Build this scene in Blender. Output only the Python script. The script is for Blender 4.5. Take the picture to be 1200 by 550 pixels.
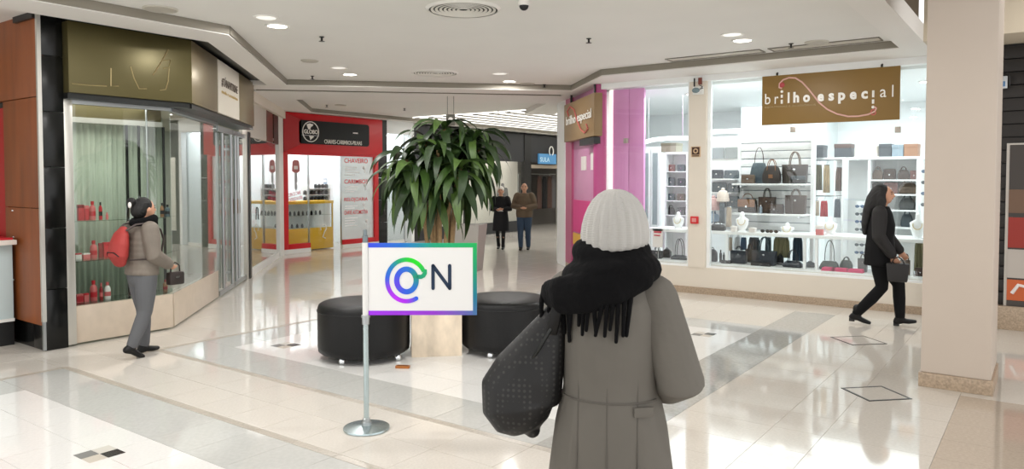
import bpy, bmesh, math, random
from mathutils import Vector, Matrix
random.seed(7)
for o in list(bpy.data.objects): bpy.data.objects.remove(o, do_unlink=True)
SC = bpy.context.scene; COL = SC.collection
R = math.radians; PI = math.pi

# ------------------------------------------------------------------ camera
FP, CAMH, PITCH, YAW = 870.0, 1.74, R(2.0), R(36.0)
SHY = -(65 - FP*math.tan(PITCH))/1200
cd = bpy.data.cameras.new('camera'); cam = bpy.data.objects.new('camera', cd); COL.objects.link(cam)
cd.sensor_width = 36; cd.lens = 36*FP/1200; cd.shift_y = SHY; cd.clip_start = .05
cam.location = (0, 0, CAMH); cam.rotation_euler = (PI/2-PITCH, 0, YAW); SC.camera = cam
# ------------------------------------------------------------------ world (the rest of the mall hall, evenly lit)
w = bpy.data.worlds.new('world'); SC.world = w; w.use_nodes = True
w.node_tree.nodes['Background'].inputs[0].default_value = (1.0, .995, .985, 1)
w.node_tree.nodes['Background'].inputs[1].default_value = 1.0
# ------------------------------------------------------------------ exposure
SC.view_settings.view_transform = 'Standard'; SC.view_settings.look = 'None'
SC.view_settings.gamma = 1; SC.view_settings.use_curve_mapping = False
SC.view_settings.exposure = 0.75
# ------------------------------------------------------------------ large lamps
def area(name, loc, sx, sy, power, col=(1, .98, .96), rot=(0, 0, 0), shape='RECTANGLE'):
    l = bpy.data.lights.new(name, 'AREA'); l.shape = shape; l.size = sx
    if shape == 'RECTANGLE': l.size_y = sy
    l.energy = power; l.color = col
    o = bpy.data.objects.new(name, l); COL.objects.link(o); o.location = loc; o.rotation_euler = rot
    return o
COOL = (.90, .97, 1.0)
area('shop_ceiling_lamp', (-3.4, 12.9, 3.16), 4.6, 3.6, 92, COOL)
area('shop_window_lamp', (-3.0, 11.0, 3.05), 3.6, .15, 16, COOL)
area('shop_window_lamp', (-5.0, 11.05, 3.05), 1.0, .15, 6, COOL)
area('key_shop_ceiling_lamp', (-15.3, 12.3, 2.95), 1.2, 2.6, 36, COOL)
area('left_shop_ceiling_lamp', (-8.75, 4.1, 2.58), .6, 1.2, 6, (1, .97, .92))
area('left_shop_back_lamp', (-11.4, 6.6, 2.58), 1.5, 2.2, 9, (1, .97, .92))
area('dark_shop_lamp', (-14.64, 18.0, 2.86), .34, 5.0, 34, (1, .95, .9))
for lx, ly in ((-6.81, 5.05), (-9.02, 8.04), (-7.46, 10.2), (-3.02, 8.84),                                   # the four lit downlights in view
               (-5.6, 3.4), (-4.1, 4.2), (-2.6, 4.4), (-6.4, 2.2), (-4.6, 1.8), (-2.6, 2.0), (-5.4, .2), (-3.0, -.6)):   # added out-of-view lamps without fittings, to brighten the near floor
    area('downlight_and_fill_lamp', (lx, ly, 3.375), .17, .17, 22 if ly > 4.9 else 12.5, (1, .985, .965), shape='DISK')
for lx, ly in ((.2, 8.6), (.6, 4.6), (.4, 2.2)):
    area('downlight_and_fill_lamp', (lx, ly, 3.97), .17, .17, 11, (1, .96, .92), shape='DISK')  # added fill lamps over the right side, no fittings modelled

# ------------------------------------------------------------------ pixel -> place (on floor / wall planes)
def ray(px, py):
    x = (px-600)/FP; y = (275-py)/FP + SHY*1200/FP
    f = math.cos(PITCH)+y*math.sin(PITCH); u = -math.sin(PITCH)+y*math.cos(PITCH)
    return x*math.cos(YAW)-f*math.sin(YAW), x*math.sin(YAW)+f*math.cos(YAW), u
def at_z(px, py, z=0.):
    X, Y, u = ray(px, py); t = (z-CAMH)/u; return Vector((X*t, Y*t, z))
def on_x(px, py, x0):
    X, Y, u = ray(px, py); t = x0/X; return Vector((x0, Y*t, CAMH+u*t))
def on_y(px, py, y0):
    X, Y, u = ray(px, py); t = y0/Y; return Vector((X*t, y0, CAMH+u*t))
def on_a(px, py, s):
    X, Y, u = ray(px, py); t = s/(X+Y); return Vector((X*t, Y*t, CAMH+u*t))
def project(p):
    X, Y, Z = p[0], p[1], p[2]-CAMH
    r = X*math.cos(YAW)+Y*math.sin(YAW); f = -X*math.sin(YAW)+Y*math.cos(YAW)
    d = f*math.cos(PITCH)-Z*math.sin(PITCH); u = f*math.sin(PITCH)+Z*math.cos(PITCH)
    if d < .1: return None
    return 600+FP*r/d, 275+SHY*1200-FP*u/d

# ------------------------------------------------------------------ materials
def lin(c):
    return tuple(((v/255)/12.92 if v/255 <= .04045 else ((v/255+.055)/1.055)**2.4) for v in c)
_m = {}
def M(name, rgb=None, rough=.5, metal=0, bump=None, vary=None, spec=.5, emit=None, coat=0, alpha=None, trans=None, wave=None):
    if name in _m: return _m[name]
    m = bpy.data.materials.new(name); m.use_nodes = True; nt = m.node_tree; b = nt.nodes['Principled BSDF']; _m[name] = m
    c = lin(rgb); b.inputs['Base Color'].default_value = (*c, 1); b.inputs['Roughness'].default_value = rough
    b.inputs['Metallic'].default_value = metal; b.inputs['Specular IOR Level'].default_value = spec
    b.inputs['Coat Weight'].default_value = coat; b.inputs['Coat Roughness'].default_value = .05
    tc = nt.nodes.new('ShaderNodeTexCoord')
    if vary:      # (scale, amount, stretch)  noise in colour
        n = nt.nodes.new('ShaderNodeTexNoise'); n.inputs['Scale'].default_value = vary[0]; n.inputs['Detail'].default_value = 6
        mp = nt.nodes.new('ShaderNodeMapping'); st = vary[2] if len(vary) > 2 else (1, 1, 1); mp.inputs['Scale'].default_value = st
        nt.links.new(tc.outputs['Object'], mp.inputs[0]); nt.links.new(mp.outputs[0], n.inputs['Vector'])
        r = nt.nodes.new('ShaderNodeValToRGB'); a = vary[1]
        r.color_ramp.elements[0].position = .3; r.color_ramp.elements[1].position = .7
        r.color_ramp.elements[0].color = (*[max(0, v*(1-a)) for v in c], 1)
        r.color_ramp.elements[1].color = (*[min(1, v*(1+a)) for v in c], 1)
        nt.links.new(n.outputs[0], r.inputs[0]); nt.links.new(r.outputs[0], b.inputs['Base Color'])
    if bump:      # (scale, strength)
        n = nt.nodes.new('ShaderNodeTexNoise'); n.inputs['Scale'].default_value = bump[0]; n.inputs['Detail'].default_value = 4
        bp = nt.nodes.new('ShaderNodeBump'); bp.inputs['Strength'].default_value = bump[1]; bp.inputs['Distance'].default_value = .01
        nt.links.new(tc.outputs['Object'], n.inputs['Vector']); nt.links.new(n.outputs[0], bp.inputs['Height']); nt.links.new(bp.outputs[0], b.inputs['Normal'])
    if wave:      # (scale, strength, direction)
        n = nt.nodes.new('ShaderNodeTexWave'); n.inputs['Scale'].default_value = wave[0]; n.bands_direction = wave[2]; n.inputs['Distortion'].default_value = wave[3] if len(wave) > 3 else 1
        bp = nt.nodes.new('ShaderNodeBump'); bp.inputs['Strength'].default_value = wave[1]; bp.inputs['Distance'].default_value = .01
        nt.links.new(tc.outputs['Object'], n.inputs['Vector']); nt.links.new(n.outputs[1], bp.inputs['Height']); nt.links.new(bp.outputs[0], b.inputs['Normal'])
    if emit: b.inputs['Emission Color'].default_value = (*c, 1); b.inputs['Emission Strength'].default_value = emit
    return m
def glass_mat(name, tint, refl=1.0, base=.04, haze=0., haze_rgb=(230, 235, 235)):
    m = bpy.data.materials.new(name); m.use_nodes = True; nt = m.node_tree; nt.nodes.clear(); N = nt.nodes.new; L = nt.links.new
    out = N('ShaderNodeOutputMaterial'); tr = N('ShaderNodeBsdfTransparent'); tr.inputs[0].default_value = (*tint, 1)
    gl = N('ShaderNodeBsdfGlossy'); gl.inputs['Roughness'].default_value = .01; gl.inputs[0].default_value = (1, 1, 1, 1)
    lw = N('ShaderNodeLayerWeight'); lw.inputs[0].default_value = .5
    p = N('ShaderNodeMath'); p.operation = 'POWER'; p.inputs[1].default_value = 5
    mu = N('ShaderNodeMath'); mu.operation = 'MULTIPLY_ADD'; mu.inputs[1].default_value = .9*refl; mu.inputs[2].default_value = base
    L(lw.outputs['Facing'], p.inputs[0]); L(p.outputs[0], mu.inputs[0])
    mx = N('ShaderNodeMixShader'); L(mu.outputs[0], mx.inputs[0]); L(gl.outputs[0], mx.inputs[2])
    if haze:
        df = N('ShaderNodeBsdfDiffuse'); df.inputs[0].default_value = (*lin(haze_rgb), 1)
        m2 = N('ShaderNodeMixShader'); m2.inputs[0].default_value = haze; L(tr.outputs[0], m2.inputs[1]); L(df.outputs[0], m2.inputs[2]); L(m2.outputs[0], mx.inputs[1])
    else: L(tr.outputs[0], mx.inputs[1])
    L(mx.outputs[0], out.inputs[0]); _m[name] = m; return m
GLASS = glass_mat('clear_glass', (.97, .985, .98))
GLASSR = glass_mat('side_glass', (.93, .955, .94), 1.7, .10)
GLASSG = glass_mat('green_glass', (.93, .955, .94), 1.0, .05)
FROST = glass_mat('frosted_film', (.9, .93, .93), 1.0, .04, .62)
STEEL = M('brushed_steel', (178, 182, 184), .28, 1)
CHROME = M('chrome', (215, 218, 220), .12, 1)
WHITE = M('white_paint', (236, 236, 232), .5)
CEIL = M('ceiling_paint', (230, 228, 223), .75, vary=(1.2, .015))
CREAM = M('cream_paint', (226, 217, 203), .55, vary=(2, .02))
COLUMNP = M('column_paint', (204, 191, 178), .5, vary=(1.5, .02))
SHOPW = M('shop_white', (240, 243, 243), .5)
BLACK = M('black_paint', (16, 16, 17), .4)
DARKM = M('dark_metal', (52, 53, 52), .35, .8)
GRANITE = M('beige_granite', (176, 156, 134), .35, vary=(55, .25))
BLKGR = M('black_granite', (13, 14, 13), .2, vary=(60, .5), spec=.35)
BRONZE = M('bronze_panel', (92, 84, 50), .36, .45, vary=(1.5, .06))
WOOD = M('orange_wood', (134, 72, 32), .42, vary=(7, .25, (1, 1, .12)))
RED = M('red_lacquer', (206, 18, 30), .3)
YELLOW = M('yellow_laminate', (228, 178, 18), .4)
PINK = M('pink_panel', (234, 158, 214), .35)
MAGENTA = M('magenta_panel', (190, 84, 140), .35)
LETTER = M('white_letter', (246, 244, 238), .5)
BLACKLEATHER = M('black_leather', (9, 9, 10), .45, bump=(60, .15), spec=.35)

# ------------------------------------------------------------------ mesh building
def empty(name, loc=(0, 0, 0), rz=0., parent=None):
    o = bpy.data.objects.new(name, None); COL.objects.link(o); o.location = loc; o.rotation_euler = (0, 0, rz); o.empty_display_size = .1
    if parent: o.parent = parent
    return o
def tag(o, label, cat, group=None):
    o['label'] = label; o['category'] = cat
    if group: o['group'] = group
    return o
def thing(name, label, cat, loc=(0, 0, 0), rz=0., group=None):
    return tag(empty(name, loc, rz), label, cat, group)
def local(parent):
    m = Matrix.Identity(4); o = parent
    while o: m = (Matrix.Translation(o.location) @ o.rotation_euler.to_matrix().to_4x4()) @ m; o = o.parent
    return m.inverted()
class MB:
    def __init__(s): s.v = []; s.f = []
    def add(s, vs, fs):
        n = len(s.v); s.v += [Vector(v) for v in vs]; s.f += [[i+n for i in f] for f in fs]; return s
    def box(s, x0, x1, y0, y1, z0, z1):
        return s.add([(x0, y0, z0), (x1, y0, z0), (x1, y1, z0), (x0, y1, z0), (x0, y0, z1), (x1, y0, z1), (x1, y1, z1), (x0, y1, z1)],
                     [(0, 3, 2, 1), (4, 5, 6, 7), (0, 1, 5, 4), (1, 2, 6, 5), (2, 3, 7, 6), (3, 0, 4, 7)])
    def obox(s, c, sz, rz=0., M3=None):
        m = M3 or Matrix.Rotation(rz, 3, 'Z'); c = Vector(c); q = MB().box(-sz[0]/2, sz[0]/2, -sz[1]/2, sz[1]/2, -sz[2]/2, sz[2]/2)
        return s.add([c + m @ v for v in q.v], q.f)
    def wall(s, a, b, z0, z1, t):   # slab between plan points a,b ; thickness t to the right-hand side of a->b
        a = Vector((a[0], a[1], 0)); b = Vector((b[0], b[1], 0)); d = (b-a).normalized(); n = Vector((d.y, -d.x, 0))*t
        return s.prism([a, b, b+n, a+n], z0, z1)
    def prism(s, poly, z0, z1):
        k = len(poly); ar = sum(poly[i][0]*poly[(i+1) % k][1]-poly[(i+1) % k][0]*poly[i][1] for i in range(k))
        if ar < 0: poly = list(reversed(poly))
        return s.add([(p[0], p[1], z0) for p in poly]+[(p[0], p[1], z1) for p in poly],
                     [tuple(reversed(range(k))), tuple(range(k, 2*k))]+[(i, (i+1) % k, (i+1) % k+k, i+k) for i in range(k)])
    def extr(s, poly, vec):         # polygon (3d points) pushed along vec
        k = len(poly); vec = Vector(vec); return s.add([Vector(p) for p in poly]+[Vector(p)+vec for p in poly],
                     [tuple(reversed(range(k))), tuple(range(k, 2*k))]+[(i, (i+1) % k, (i+1) % k+k, i+k) for i in range(k)])
    def lathe(s, prof, c=(0, 0, 0), n=24, caps=True):
        c = Vector(c); vs = []; fs = []
        for (r, z) in prof:
            for i in range(n): vs.append(c+Vector((r*math.cos(2*PI*i/n), r*math.sin(2*PI*i/n), z)))
        for j in range(len(prof)-1):
            for i in range(n): fs.append((j*n+i, j*n+(i+1) % n, (j+1)*n+(i+1) % n, (j+1)*n+i))
        if caps: fs.append(tuple(reversed(range(n)))); fs.append(tuple(range((len(prof)-1)*n, len(prof)*n)))
        return s.add(vs, fs)
    def tube(s, pts, r, n=8, up=(1, 0, 0), round_end=False, closed=False):
        pts = [Vector(p) for p in pts]; k = len(pts); rr = list(r) if isinstance(r, (list, tuple)) else [r]*k
        rr = [q if isinstance(q, (list, tuple)) else (q, q) for q in rr]
        if round_end:
            d0 = (pts[0]-pts[1]).normalized(); d1 = (pts[-1]-pts[-2]).normalized()
            q0 = min(rr[0]); q1 = min(rr[-1]); A = []; B = []; RA = []; RB = []
            for a in (80, 55, 28): A.append(pts[0]+d0*q0*math.sin(R(a))); RA.append((rr[0][0]*math.cos(R(a)), rr[0][1]*math.cos(R(a))))
            for a in (28, 55, 80): B.append(pts[-1]+d1*q1*math.sin(R(a))); RB.append((rr[-1][0]*math.cos(R(a)), rr[-1][1]*math.cos(R(a))))
            pts = A+pts+B; rr = RA+rr+RB; k = len(pts)
        vs = []; fs = []; up = Vector(up); prev = None
        for i, p in enumerate(pts):
            if closed: t = pts[(i+1) % k]-pts[i-1]
            else: t = pts[min(i+1, k-1)]-pts[max(i-1, 0)]
            t = t.normalized() if t.length > 1e-9 else Vector((0, 0, 1))
            a = up - t*up.dot(t)
            if prev is not None: a = prev - t*prev.dot(t)
            if a.length < 1e-4: a = t.orthogonal()
            a.normalize(); prev = a; b = t.cross(a)
            for j in range(n): vs.append(p + a*rr[i][0]*math.cos(2*PI*j/n) + b*rr[i][1]*math.sin(2*PI*j/n))
        m = k if closed else k-1
        for i in range(m):
            for j in range(n): fs.append((i*n+j, i*n+(j+1) % n, ((i+1) % k)*n+(j+1) % n, ((i+1) % k)*n+j))
        if not closed: fs.append(tuple(reversed(range(n)))); fs.append(tuple(range((k-1)*n, k*n)))
        return s.add(vs, fs)
    def ell(s, c, r, n=14, m=9, rot=None):
        c = Vector(c); vs = []; fs = []
        for i in range(1, m):
            t = PI*i/m
            for j in range(n):
                v = Vector((r[0]*math.sin(t)*math.cos(2*PI*j/n), r[1]*math.sin(t)*math.sin(2*PI*j/n), -r[2]*math.cos(t)))
                vs.append(c + (rot @ v if rot else v))
        for i in range(m-2):
            for j in range(n): fs.append((i*n+j, i*n+(j+1) % n, (i+1)*n+(j+1) % n, (i+1)*n+j))
        b = Vector((0, 0, r[2])); b = rot @ b if rot else b
        vs += [c-b, c+b]; k = len(vs)
        for j in range(n): fs.append((k-2, (j+1) % n, j)); fs.append((k-1, (m-2)*n+j, (m-2)*n+(j+1) % n))
        return s.add(vs, fs)
    def mesh(s, name, mat, xf=None, bevel=0, seg=2, smooth=True, angle=35):
        vs = [xf @ v for v in s.v] if xf else s.v
        me = bpy.data.meshes.new(name); me.from_pydata([tuple(v) for v in vs], [], s.f)
        if bevel:
            bm = bmesh.new(); bm.from_mesh(me); bmesh.ops.remove_doubles(bm, verts=bm.verts, dist=1e-5)
            bmesh.ops.bevel(bm, geom=[e for e in bm.edges if e.calc_face_angle(0) > .3], offset=bevel, segments=seg, affect='EDGES', profile=.6, clamp_overlap=True)
            bm.to_mesh(me); bm.free()
        if smooth: me.shade_smooth(); me.set_sharp_from_angle(angle=R(angle))
        if mat: me.materials.append(mat)
        me.update(); return me
    def build(s, name, mat, parent=None, world=True, **k):
        me = s.mesh(name, mat, local(parent) if (parent and world) else None, **k)
        o = bpy.data.objects.new(name, me); COL.objects.link(o)
        if parent: o.parent = parent
        return o
def put(name, me, parent=None, loc=(0, 0, 0), rot=(0, 0, 0), sc=(1, 1, 1)):
    o = bpy.data.objects.new(name, me); COL.objects.link(o); o.location = loc; o.rotation_euler = rot; o.scale = sc
    if parent: o.parent = parent
    return o
def struct(o): o['kind'] = 'structure'; return o
def base_box(name, mat, c, sz, rz, label, cat, bevel=0, group=None):   # one-mesh thing with its own origin at the base
    o = put(name, MB().box(-sz[0]/2, sz[0]/2, -sz[1]/2, sz[1]/2, 0, sz[2]).mesh(name, mat, bevel=bevel), None, c, (0, 0, rz)); return tag(o, label, cat, group)
def smooth_blob(mb, name, mat, parent, voxel=.012, it=6, fac=.5, dec=None):   # closed pieces fused into one continuous skin
    me = mb.mesh('tmp', None, smooth=False); t = bpy.data.objects.new('tmp', me); COL.objects.link(t)
    r = t.modifiers.new('r', 'REMESH'); r.mode = 'VOXEL'; r.voxel_size = voxel
    if it: q = t.modifiers.new('s', 'SMOOTH'); q.iterations = it; q.factor = fac
    dg = bpy.context.evaluated_depsgraph_get(); dg.update(); out = bpy.data.meshes.new_from_object(t.evaluated_get(dg))
    bpy.data.objects.remove(t); bpy.data.meshes.remove(me); out.name = name
    out.shade_smooth(); out.materials.clear(); out.materials.append(mat)
    o = bpy.data.objects.new(name, out); COL.objects.link(o)
    if parent: o.parent = parent
    return o
def text(s, name, mat, parent, pos, rz, width=None, height=None, extrude=.004, off=0., tilt=0., align='LEFT', world=True, spacing=1.):
    cu = bpy.data.curves.new('t', 'FONT'); cu.body = s; cu.extrude = extrude; cu.offset = off; cu.size = 1; cu.space_character = spacing; cu.resolution_u = 3
    t = bpy.data.objects.new('t', cu); COL.objects.link(t); dg = bpy.context.evaluated_depsgraph_get(); dg.update()
    me = bpy.data.meshes.new_from_object(t.evaluated_get(dg)); bpy.data.objects.remove(t); bpy.data.curves.remove(cu)
    xs = [v.co.x for v in me.vertices]; ys = [v.co.y for v in me.vertices]; x0, x1, y0, y1 = min(xs), max(xs), min(ys), max(ys)
    sx = width/(x1-x0) if width else None; sy = height/(y1-y0) if height else None
    sx = sx or sy; sy = sy or sx
    ox = {'LEFT': x0, 'CENTER': (x0+x1)/2, 'RIGHT': x1}[align]
    m = Matrix.Translation(pos) @ Matrix.Rotation(rz, 4, 'Z') @ Matrix.Rotation(PI/2, 4, 'X') @ Matrix.Rotation(tilt, 4, 'Z')
    if parent and world: m = local(parent) @ m
    for v in me.vertices: v.co = m @ Vector(((v.co.x-ox)*sx, (v.co.y-y0)*sy, v.co.z))
    me.materials.clear(); me.materials.append(mat); me.name = name
    o = bpy.data.objects.new(name, me); COL.objects.link(o)
    if parent: o.parent = parent
    return o
def SD(s, d): return ((s-d)/2, (s+d)/2)     # plan point from sum / difference coordinates (the 45 degree axes of the hall)
# ================================================================== SETTING: floor
floor = struct(MB().box(-17, 3, -5, 26, -.12, -.0035).build('floor', M('floor_joint', (176, 170, 162), .6)))
def floor_mat(name, rgb, sp, rough=.06, amt=.035): return M(name, rgb, rough, vary=(sp, amt), bump=(2.2, .015), spec=.7)
FW = floor_mat('white_floor_tile', (228, 227, 224), 45); FG = floor_mat('grey_floor_tile', (196, 196, 192), 30, amt=.05)
FB = floor_mat('beige_floor_tile', (214, 208, 199), 60, amt=.05); FC = floor_mat('cream_floor_tile', (212, 205, 195), 50, amt=.05)
FT = floor_mat('tan_floor_tile', (190, 176, 160), 50, amt=.07); FS = floor_mat('rough_border_stone', (180, 172, 160), 40, .3, .14)
FD = floor_mat('slate_floor_tile', (176, 175, 170), 30, amt=.1)
def rng(a, b, st):
    n = max(1, round((b-a)/st)); return [a+(b-a)*i/n for i in range(n+1)]
XC = rng(-17, -7.37, .6)+[-7.31]+rng(-6.81, -6.81, 1)[1:]+[-6.81, -6.48]+[-6.48+.41*k for k in range(1, 9)]+[-2.7, -2.2, -1.55, -1.22, -.56]+rng(-.56, 3, .66)[1:]
YC = rng(-5, 2.22, .41)+[2.55, 3.05, 3.11]+[3.515, 3.92, 3.98, 4.48, 4.85]+[4.85+.41*k for k in range(1, 8)]+[8.3, 8.8]+rng(8.8, 10.7, .63)[1:]+rng(10.7, 26, .66)[1:]
tiles = []
for i in range(len(XC)-1):
    for j in range(len(YC)-1):
        x0, x1, y0, y1 = XC[i], XC[i+1], YC[j], YC[j+1]; x = (x0+x1)/2; y = (y0+y1)/2
        col = 'L' if x < -7.37 else 's' if x < -7.31 else 'bl' if x < -6.81 else 'W' if x < -2.7 else 'br' if x < -2.2 else 'R'
        if 3.05 < y < 3.11 or 3.92 < y < 3.98: m = FS if col in ('s', 'bl', 'W', 'br') else (FB if col == 'L' else FC)
        elif col == 's': m = FS if (y < 3.05 or 3.98 < y < 8.8) else FB
        elif 3.11 < y < 3.92: m = FB if col != 'R' else FC
        elif col == 'bl': m = FG if y < 3.05 or y < 8.8 else FB
        elif col == 'br': m = FD if y < 10.1 else FC
        elif col == 'W': m = FW if y < 2.55 or 4.48 < y < 8.3 else (FG if y < 8.8 else FC)
        elif col == 'R': m = FT if (x > -.56 and y < 7.0) or x > 0 else FC
        else: m = FB
        pj = [project(p) for p in ((x0, y0, 0), (x1, y0, 0), (x1, y1, 0), (x0, y1, 0))]; a = 0
        if all(pj) and any(-20 < p[0] < 1220 and 240 < p[1] < 570 for p in pj):
            a = abs(sum(pj[k][0]*pj[(k+1) % 4][1]-pj[(k+1) % 4][0]*pj[k][1] for k in range(4)))/2
            a *= 1 if -20 < sum(p[0] for p in pj)/4 < 1220 and sum(p[1] for p in pj)/4 < 570 else .3
        tiles.append((a, x0, x1, y0, y1, m))
tiles.sort(key=lambda t: -t[0]); tm = {}; J = .0008
def tile_mb(w, d):
    b = .0008; return MB().add([(-w/2, -d/2, -.004), (w/2, -d/2, -.004), (w/2, d/2, -.004), (-w/2, d/2, -.004), (-w/2+b, -d/2+b, 0), (w/2-b, -d/2+b, 0), (w/2-b, d/2-b, 0), (-w/2+b, d/2-b, 0)],
        [(4, 5, 6, 7), (0, 1, 5, 4), (1, 2, 6, 5), (2, 3, 7, 6), (3, 0, 4, 7)])
for a, x0, x1, y0, y1, m in tiles[:300]:
    w, d = round(x1-x0-2*J, 4), round(y1-y0-2*J, 4)
    if (w, d, m.name) not in tm: tm[(w, d, m.name)] = tile_mb(w, d).mesh('floor_tile', m, smooth=False)
    put('floor_tile', tm[(w, d, m.name)], floor, ((x0+x1)/2, (y0+y1)/2, 0))
far = {}
for a, x0, x1, y0, y1, m in tiles[300:]:
    q = tile_mb(x1-x0-2*J, y1-y0-2*J); c = Vector(((x0+x1)/2, (y0+y1)/2, 0)); far.setdefault(m.name, (MB(), m))[0].add([v+c for v in q.v], q.f)
for mb, m in far.values():
    o = mb.build('floor_tile', m, floor, smooth=False); o['kind'] = 'stuff'
# small four-colour inlays set in the tile corners
INL = [M('inlay_grey', (128, 128, 126), .2), M('inlay_pale', (206, 202, 194), .2), M('inlay_sand', (198, 190, 178), .2), M('inlay_black', (42, 42, 42), .25)]
for cx, cy in ((-4.84, 2.22), (-6.45, 4.85), (-3.12, 7.95), (-6.45, 7.95)):
    for k, (dx, dy) in enumerate(((-1, -1), (-1, 1), (1, -1), (1, 1))):
        put('inlay_tile', MB().box(-.054, .054, -.054, .054, -.003, .0012).mesh('inlay_tile', INL[k]), floor, (cx+dx*.056, cy+dy*.056, 0))
# flush floor hatches with dark rims, turned 45 degrees
def hatch(c, sz, label, thin):
    t = thing('floor_hatch', label, 'hatch', (c[0], c[1], 0), R(45))
    h = sz/2; r = .014 if thin else .02; mb = MB()
    for a in ((-h, h, -h, -h+r), (-h, h, h-r, h), (-h, -h+r, -h+r, h-r), (h-r, h, -h+r, h-r)): mb.box(a[0], a[1], a[2], a[3], .0, .0035)
    mb.build('hatch_rim', M('hatch_rim', (38, 34, 30), .4, .6), t, False); MB().box(-h+r, h-r, -h+r, h-r, 0, .0022).build('hatch_cover', FC, t, False)
hatch((-1.12, 6.56), .375, 'square floor hatch with dark rim in front of the thick column', False)
hatch((-1.65, 8.62), .40, 'faint square floor hatch near the walking woman in black', True)

# ================================================================== SETTING: ceiling
CZ = 3.40
ceiling = struct(MB().box(-17, -1.3, -6, 26, CZ, CZ+.1).build('ceiling', CEIL))
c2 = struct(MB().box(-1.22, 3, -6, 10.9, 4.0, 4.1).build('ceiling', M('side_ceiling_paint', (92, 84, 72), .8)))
SOF = M('soffit_paint', (233, 230, 225), .7)
def soffit(i, poly, z0=3.3, z1=3.42, m=SOF): return struct(MB().prism(poly, z0, z1).build('trim_%d' % i, m, smooth=False))
soffit(1, [(-7.8, -6), (-7.25, -6), (-7.25, 4.75), (-7.8, 4.85)])
soffit(2, [(-7.8, 4.85), (-7.25, 4.75), SD(-2.5, 18.2), SD(-2.95, 18.2)])
soffit(3, [SD(-3.5, 18.2), SD(4.4, 18.2), SD(4.4, 19.1), SD(-3.5, 19.1)])
soffit(4, [SD(-3.5, 19.1), SD(4.4, 19.1), SD(4.4, 19.45), SD(-3.5, 19.45)], 3.37, 3.42, M('slot_paint', (150, 142, 126), .7))
soffit(5, [SD(-3.5, 19.45), SD(4.4, 19.45), SD(4.4, 21.4), SD(-3.5, 21.4)])
soffit(6, [SD(-3.5, 21.4), SD(-2.7, 21.4), SD(-2.7, 25.45), SD(-3.5, 25.45)])
soffit(7, [SD(-2.7, 25.45), (-14.08, 25), (-14.75, 25), (-14.75, 11.0), SD(-3.6, 25.45)])
soffit(8, [(-5.55, 9.95), SD(4.4, 25), SD(5.4, 25), (-5.55, 10.95)])
soffit(9, [(-5.55, 9.95), (-1.21, 9.95), (-1.21, 10.95), (-5.55, 10.95)])
soffit(10, [(-1.5, -6), (-1.21, -6), (-1.21, 9.95), (-1.5, 9.95)], 3.3, 3.5)
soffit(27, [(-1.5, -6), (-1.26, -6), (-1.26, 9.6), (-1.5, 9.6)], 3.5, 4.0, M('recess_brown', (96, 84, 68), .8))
soffit(11, [(-1.21, 9.6), (3, 9.6), (3, 10.95), (-1.21, 10.95)], 3.3, 4.0, M('soffit_beige', (205, 193, 172), .7))
# strips on the recess step faces, shadow painted in as grey
LIP_SHADE = M('lip_shade_paint', (140, 134, 122), .7)
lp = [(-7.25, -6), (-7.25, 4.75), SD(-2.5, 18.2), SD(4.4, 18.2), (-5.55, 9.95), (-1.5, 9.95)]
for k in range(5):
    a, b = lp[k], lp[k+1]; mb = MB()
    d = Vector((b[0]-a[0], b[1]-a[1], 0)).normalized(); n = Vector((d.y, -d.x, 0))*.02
    mb.prism([a, b, (b[0]+n.x, b[1]+n.y), (a[0]+n.x, a[1]+n.y)], 3.312, 3.398); struct(mb.build('trim_%d' % (12+k), LIP_SHADE, smooth=False))
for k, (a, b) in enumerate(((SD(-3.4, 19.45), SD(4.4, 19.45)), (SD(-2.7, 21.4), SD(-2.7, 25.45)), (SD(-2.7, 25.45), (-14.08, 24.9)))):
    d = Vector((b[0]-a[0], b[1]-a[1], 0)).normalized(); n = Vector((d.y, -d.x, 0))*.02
    struct(MB().prism([a, b, (b[0]+n.x, b[1]+n.y), (a[0]+n.x, a[1]+n.y)], 3.312, 3.372 if k == 0 else 3.398).build('trim_%d' % (24+k), M('lip_shade_dark', (112, 104, 88), .7) if k == 0 else LIP_SHADE, smooth=False))  # same painted shadow on the slot and far recess faces
# bright baffle ceiling of the far corridor
bf = thing('baffle_ceiling', 'bright white ceiling of long parallel baffles over the far corridor', 'ceiling light', (-12, 19, 3.4))
MB().box(-13.9, -8.6, 14.6, 24.5, 3.375, 3.395).build('light_panel', M('baffle_light', (255, 253, 248), .5, emit=1.6), bf)
BAF = MB().box(-.09, .09, -4.95, 4.95, -.03, .0).mesh('baffle', M('baffle_white', (158, 155, 148), .6))
for k in range(11): put('baffle', BAF, bf, (-1.75+k*.5, .55, -.02))

# ceiling fittings
def ceil_disc(name, label, cat, px, py, z, group, parts):
    p = at_z(px, py, z); t = thing(name, label, cat, (p.x, p.y, z), 0, group)
    for nm, prof, m, n in parts: MB().lathe(prof, n=n).build(nm, m, t, False)
    return t
LAMPON = M('lamp_glow', (255, 250, 240), .5, emit=6); RIM = M('lamp_rim', (240, 238, 233), .4)
def downlight(px, py, lit, label, z=3.40):
    ceil_disc('downlight', label, 'ceiling light', px, py, z, 'round downlights in the ceiling', [
        ('rim', [(.098, -.004), (.105, -.012), (.128, -.012), (.132, -.001)], RIM, 28),
        ('lamp', [(.0, -.009), (.098, -.009), (.098, -.002)], LAMPON if lit else M('lamp_off_glow', (250, 247, 240), .4, emit=.35), 28)])  # unlit discs carry a faint emission so they read pale
downlight(325, 30, True, 'lit round downlight nearest the bronze shop fascia'); downlight(312, 20, False, 'unlit round downlight just behind the one nearest the bronze fascia')
downlight(410, 87, True, 'lit round downlight above the red key shop'); downlight(397, 79, False, 'unlit round downlight beside the lit one above the red key shop')
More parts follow.
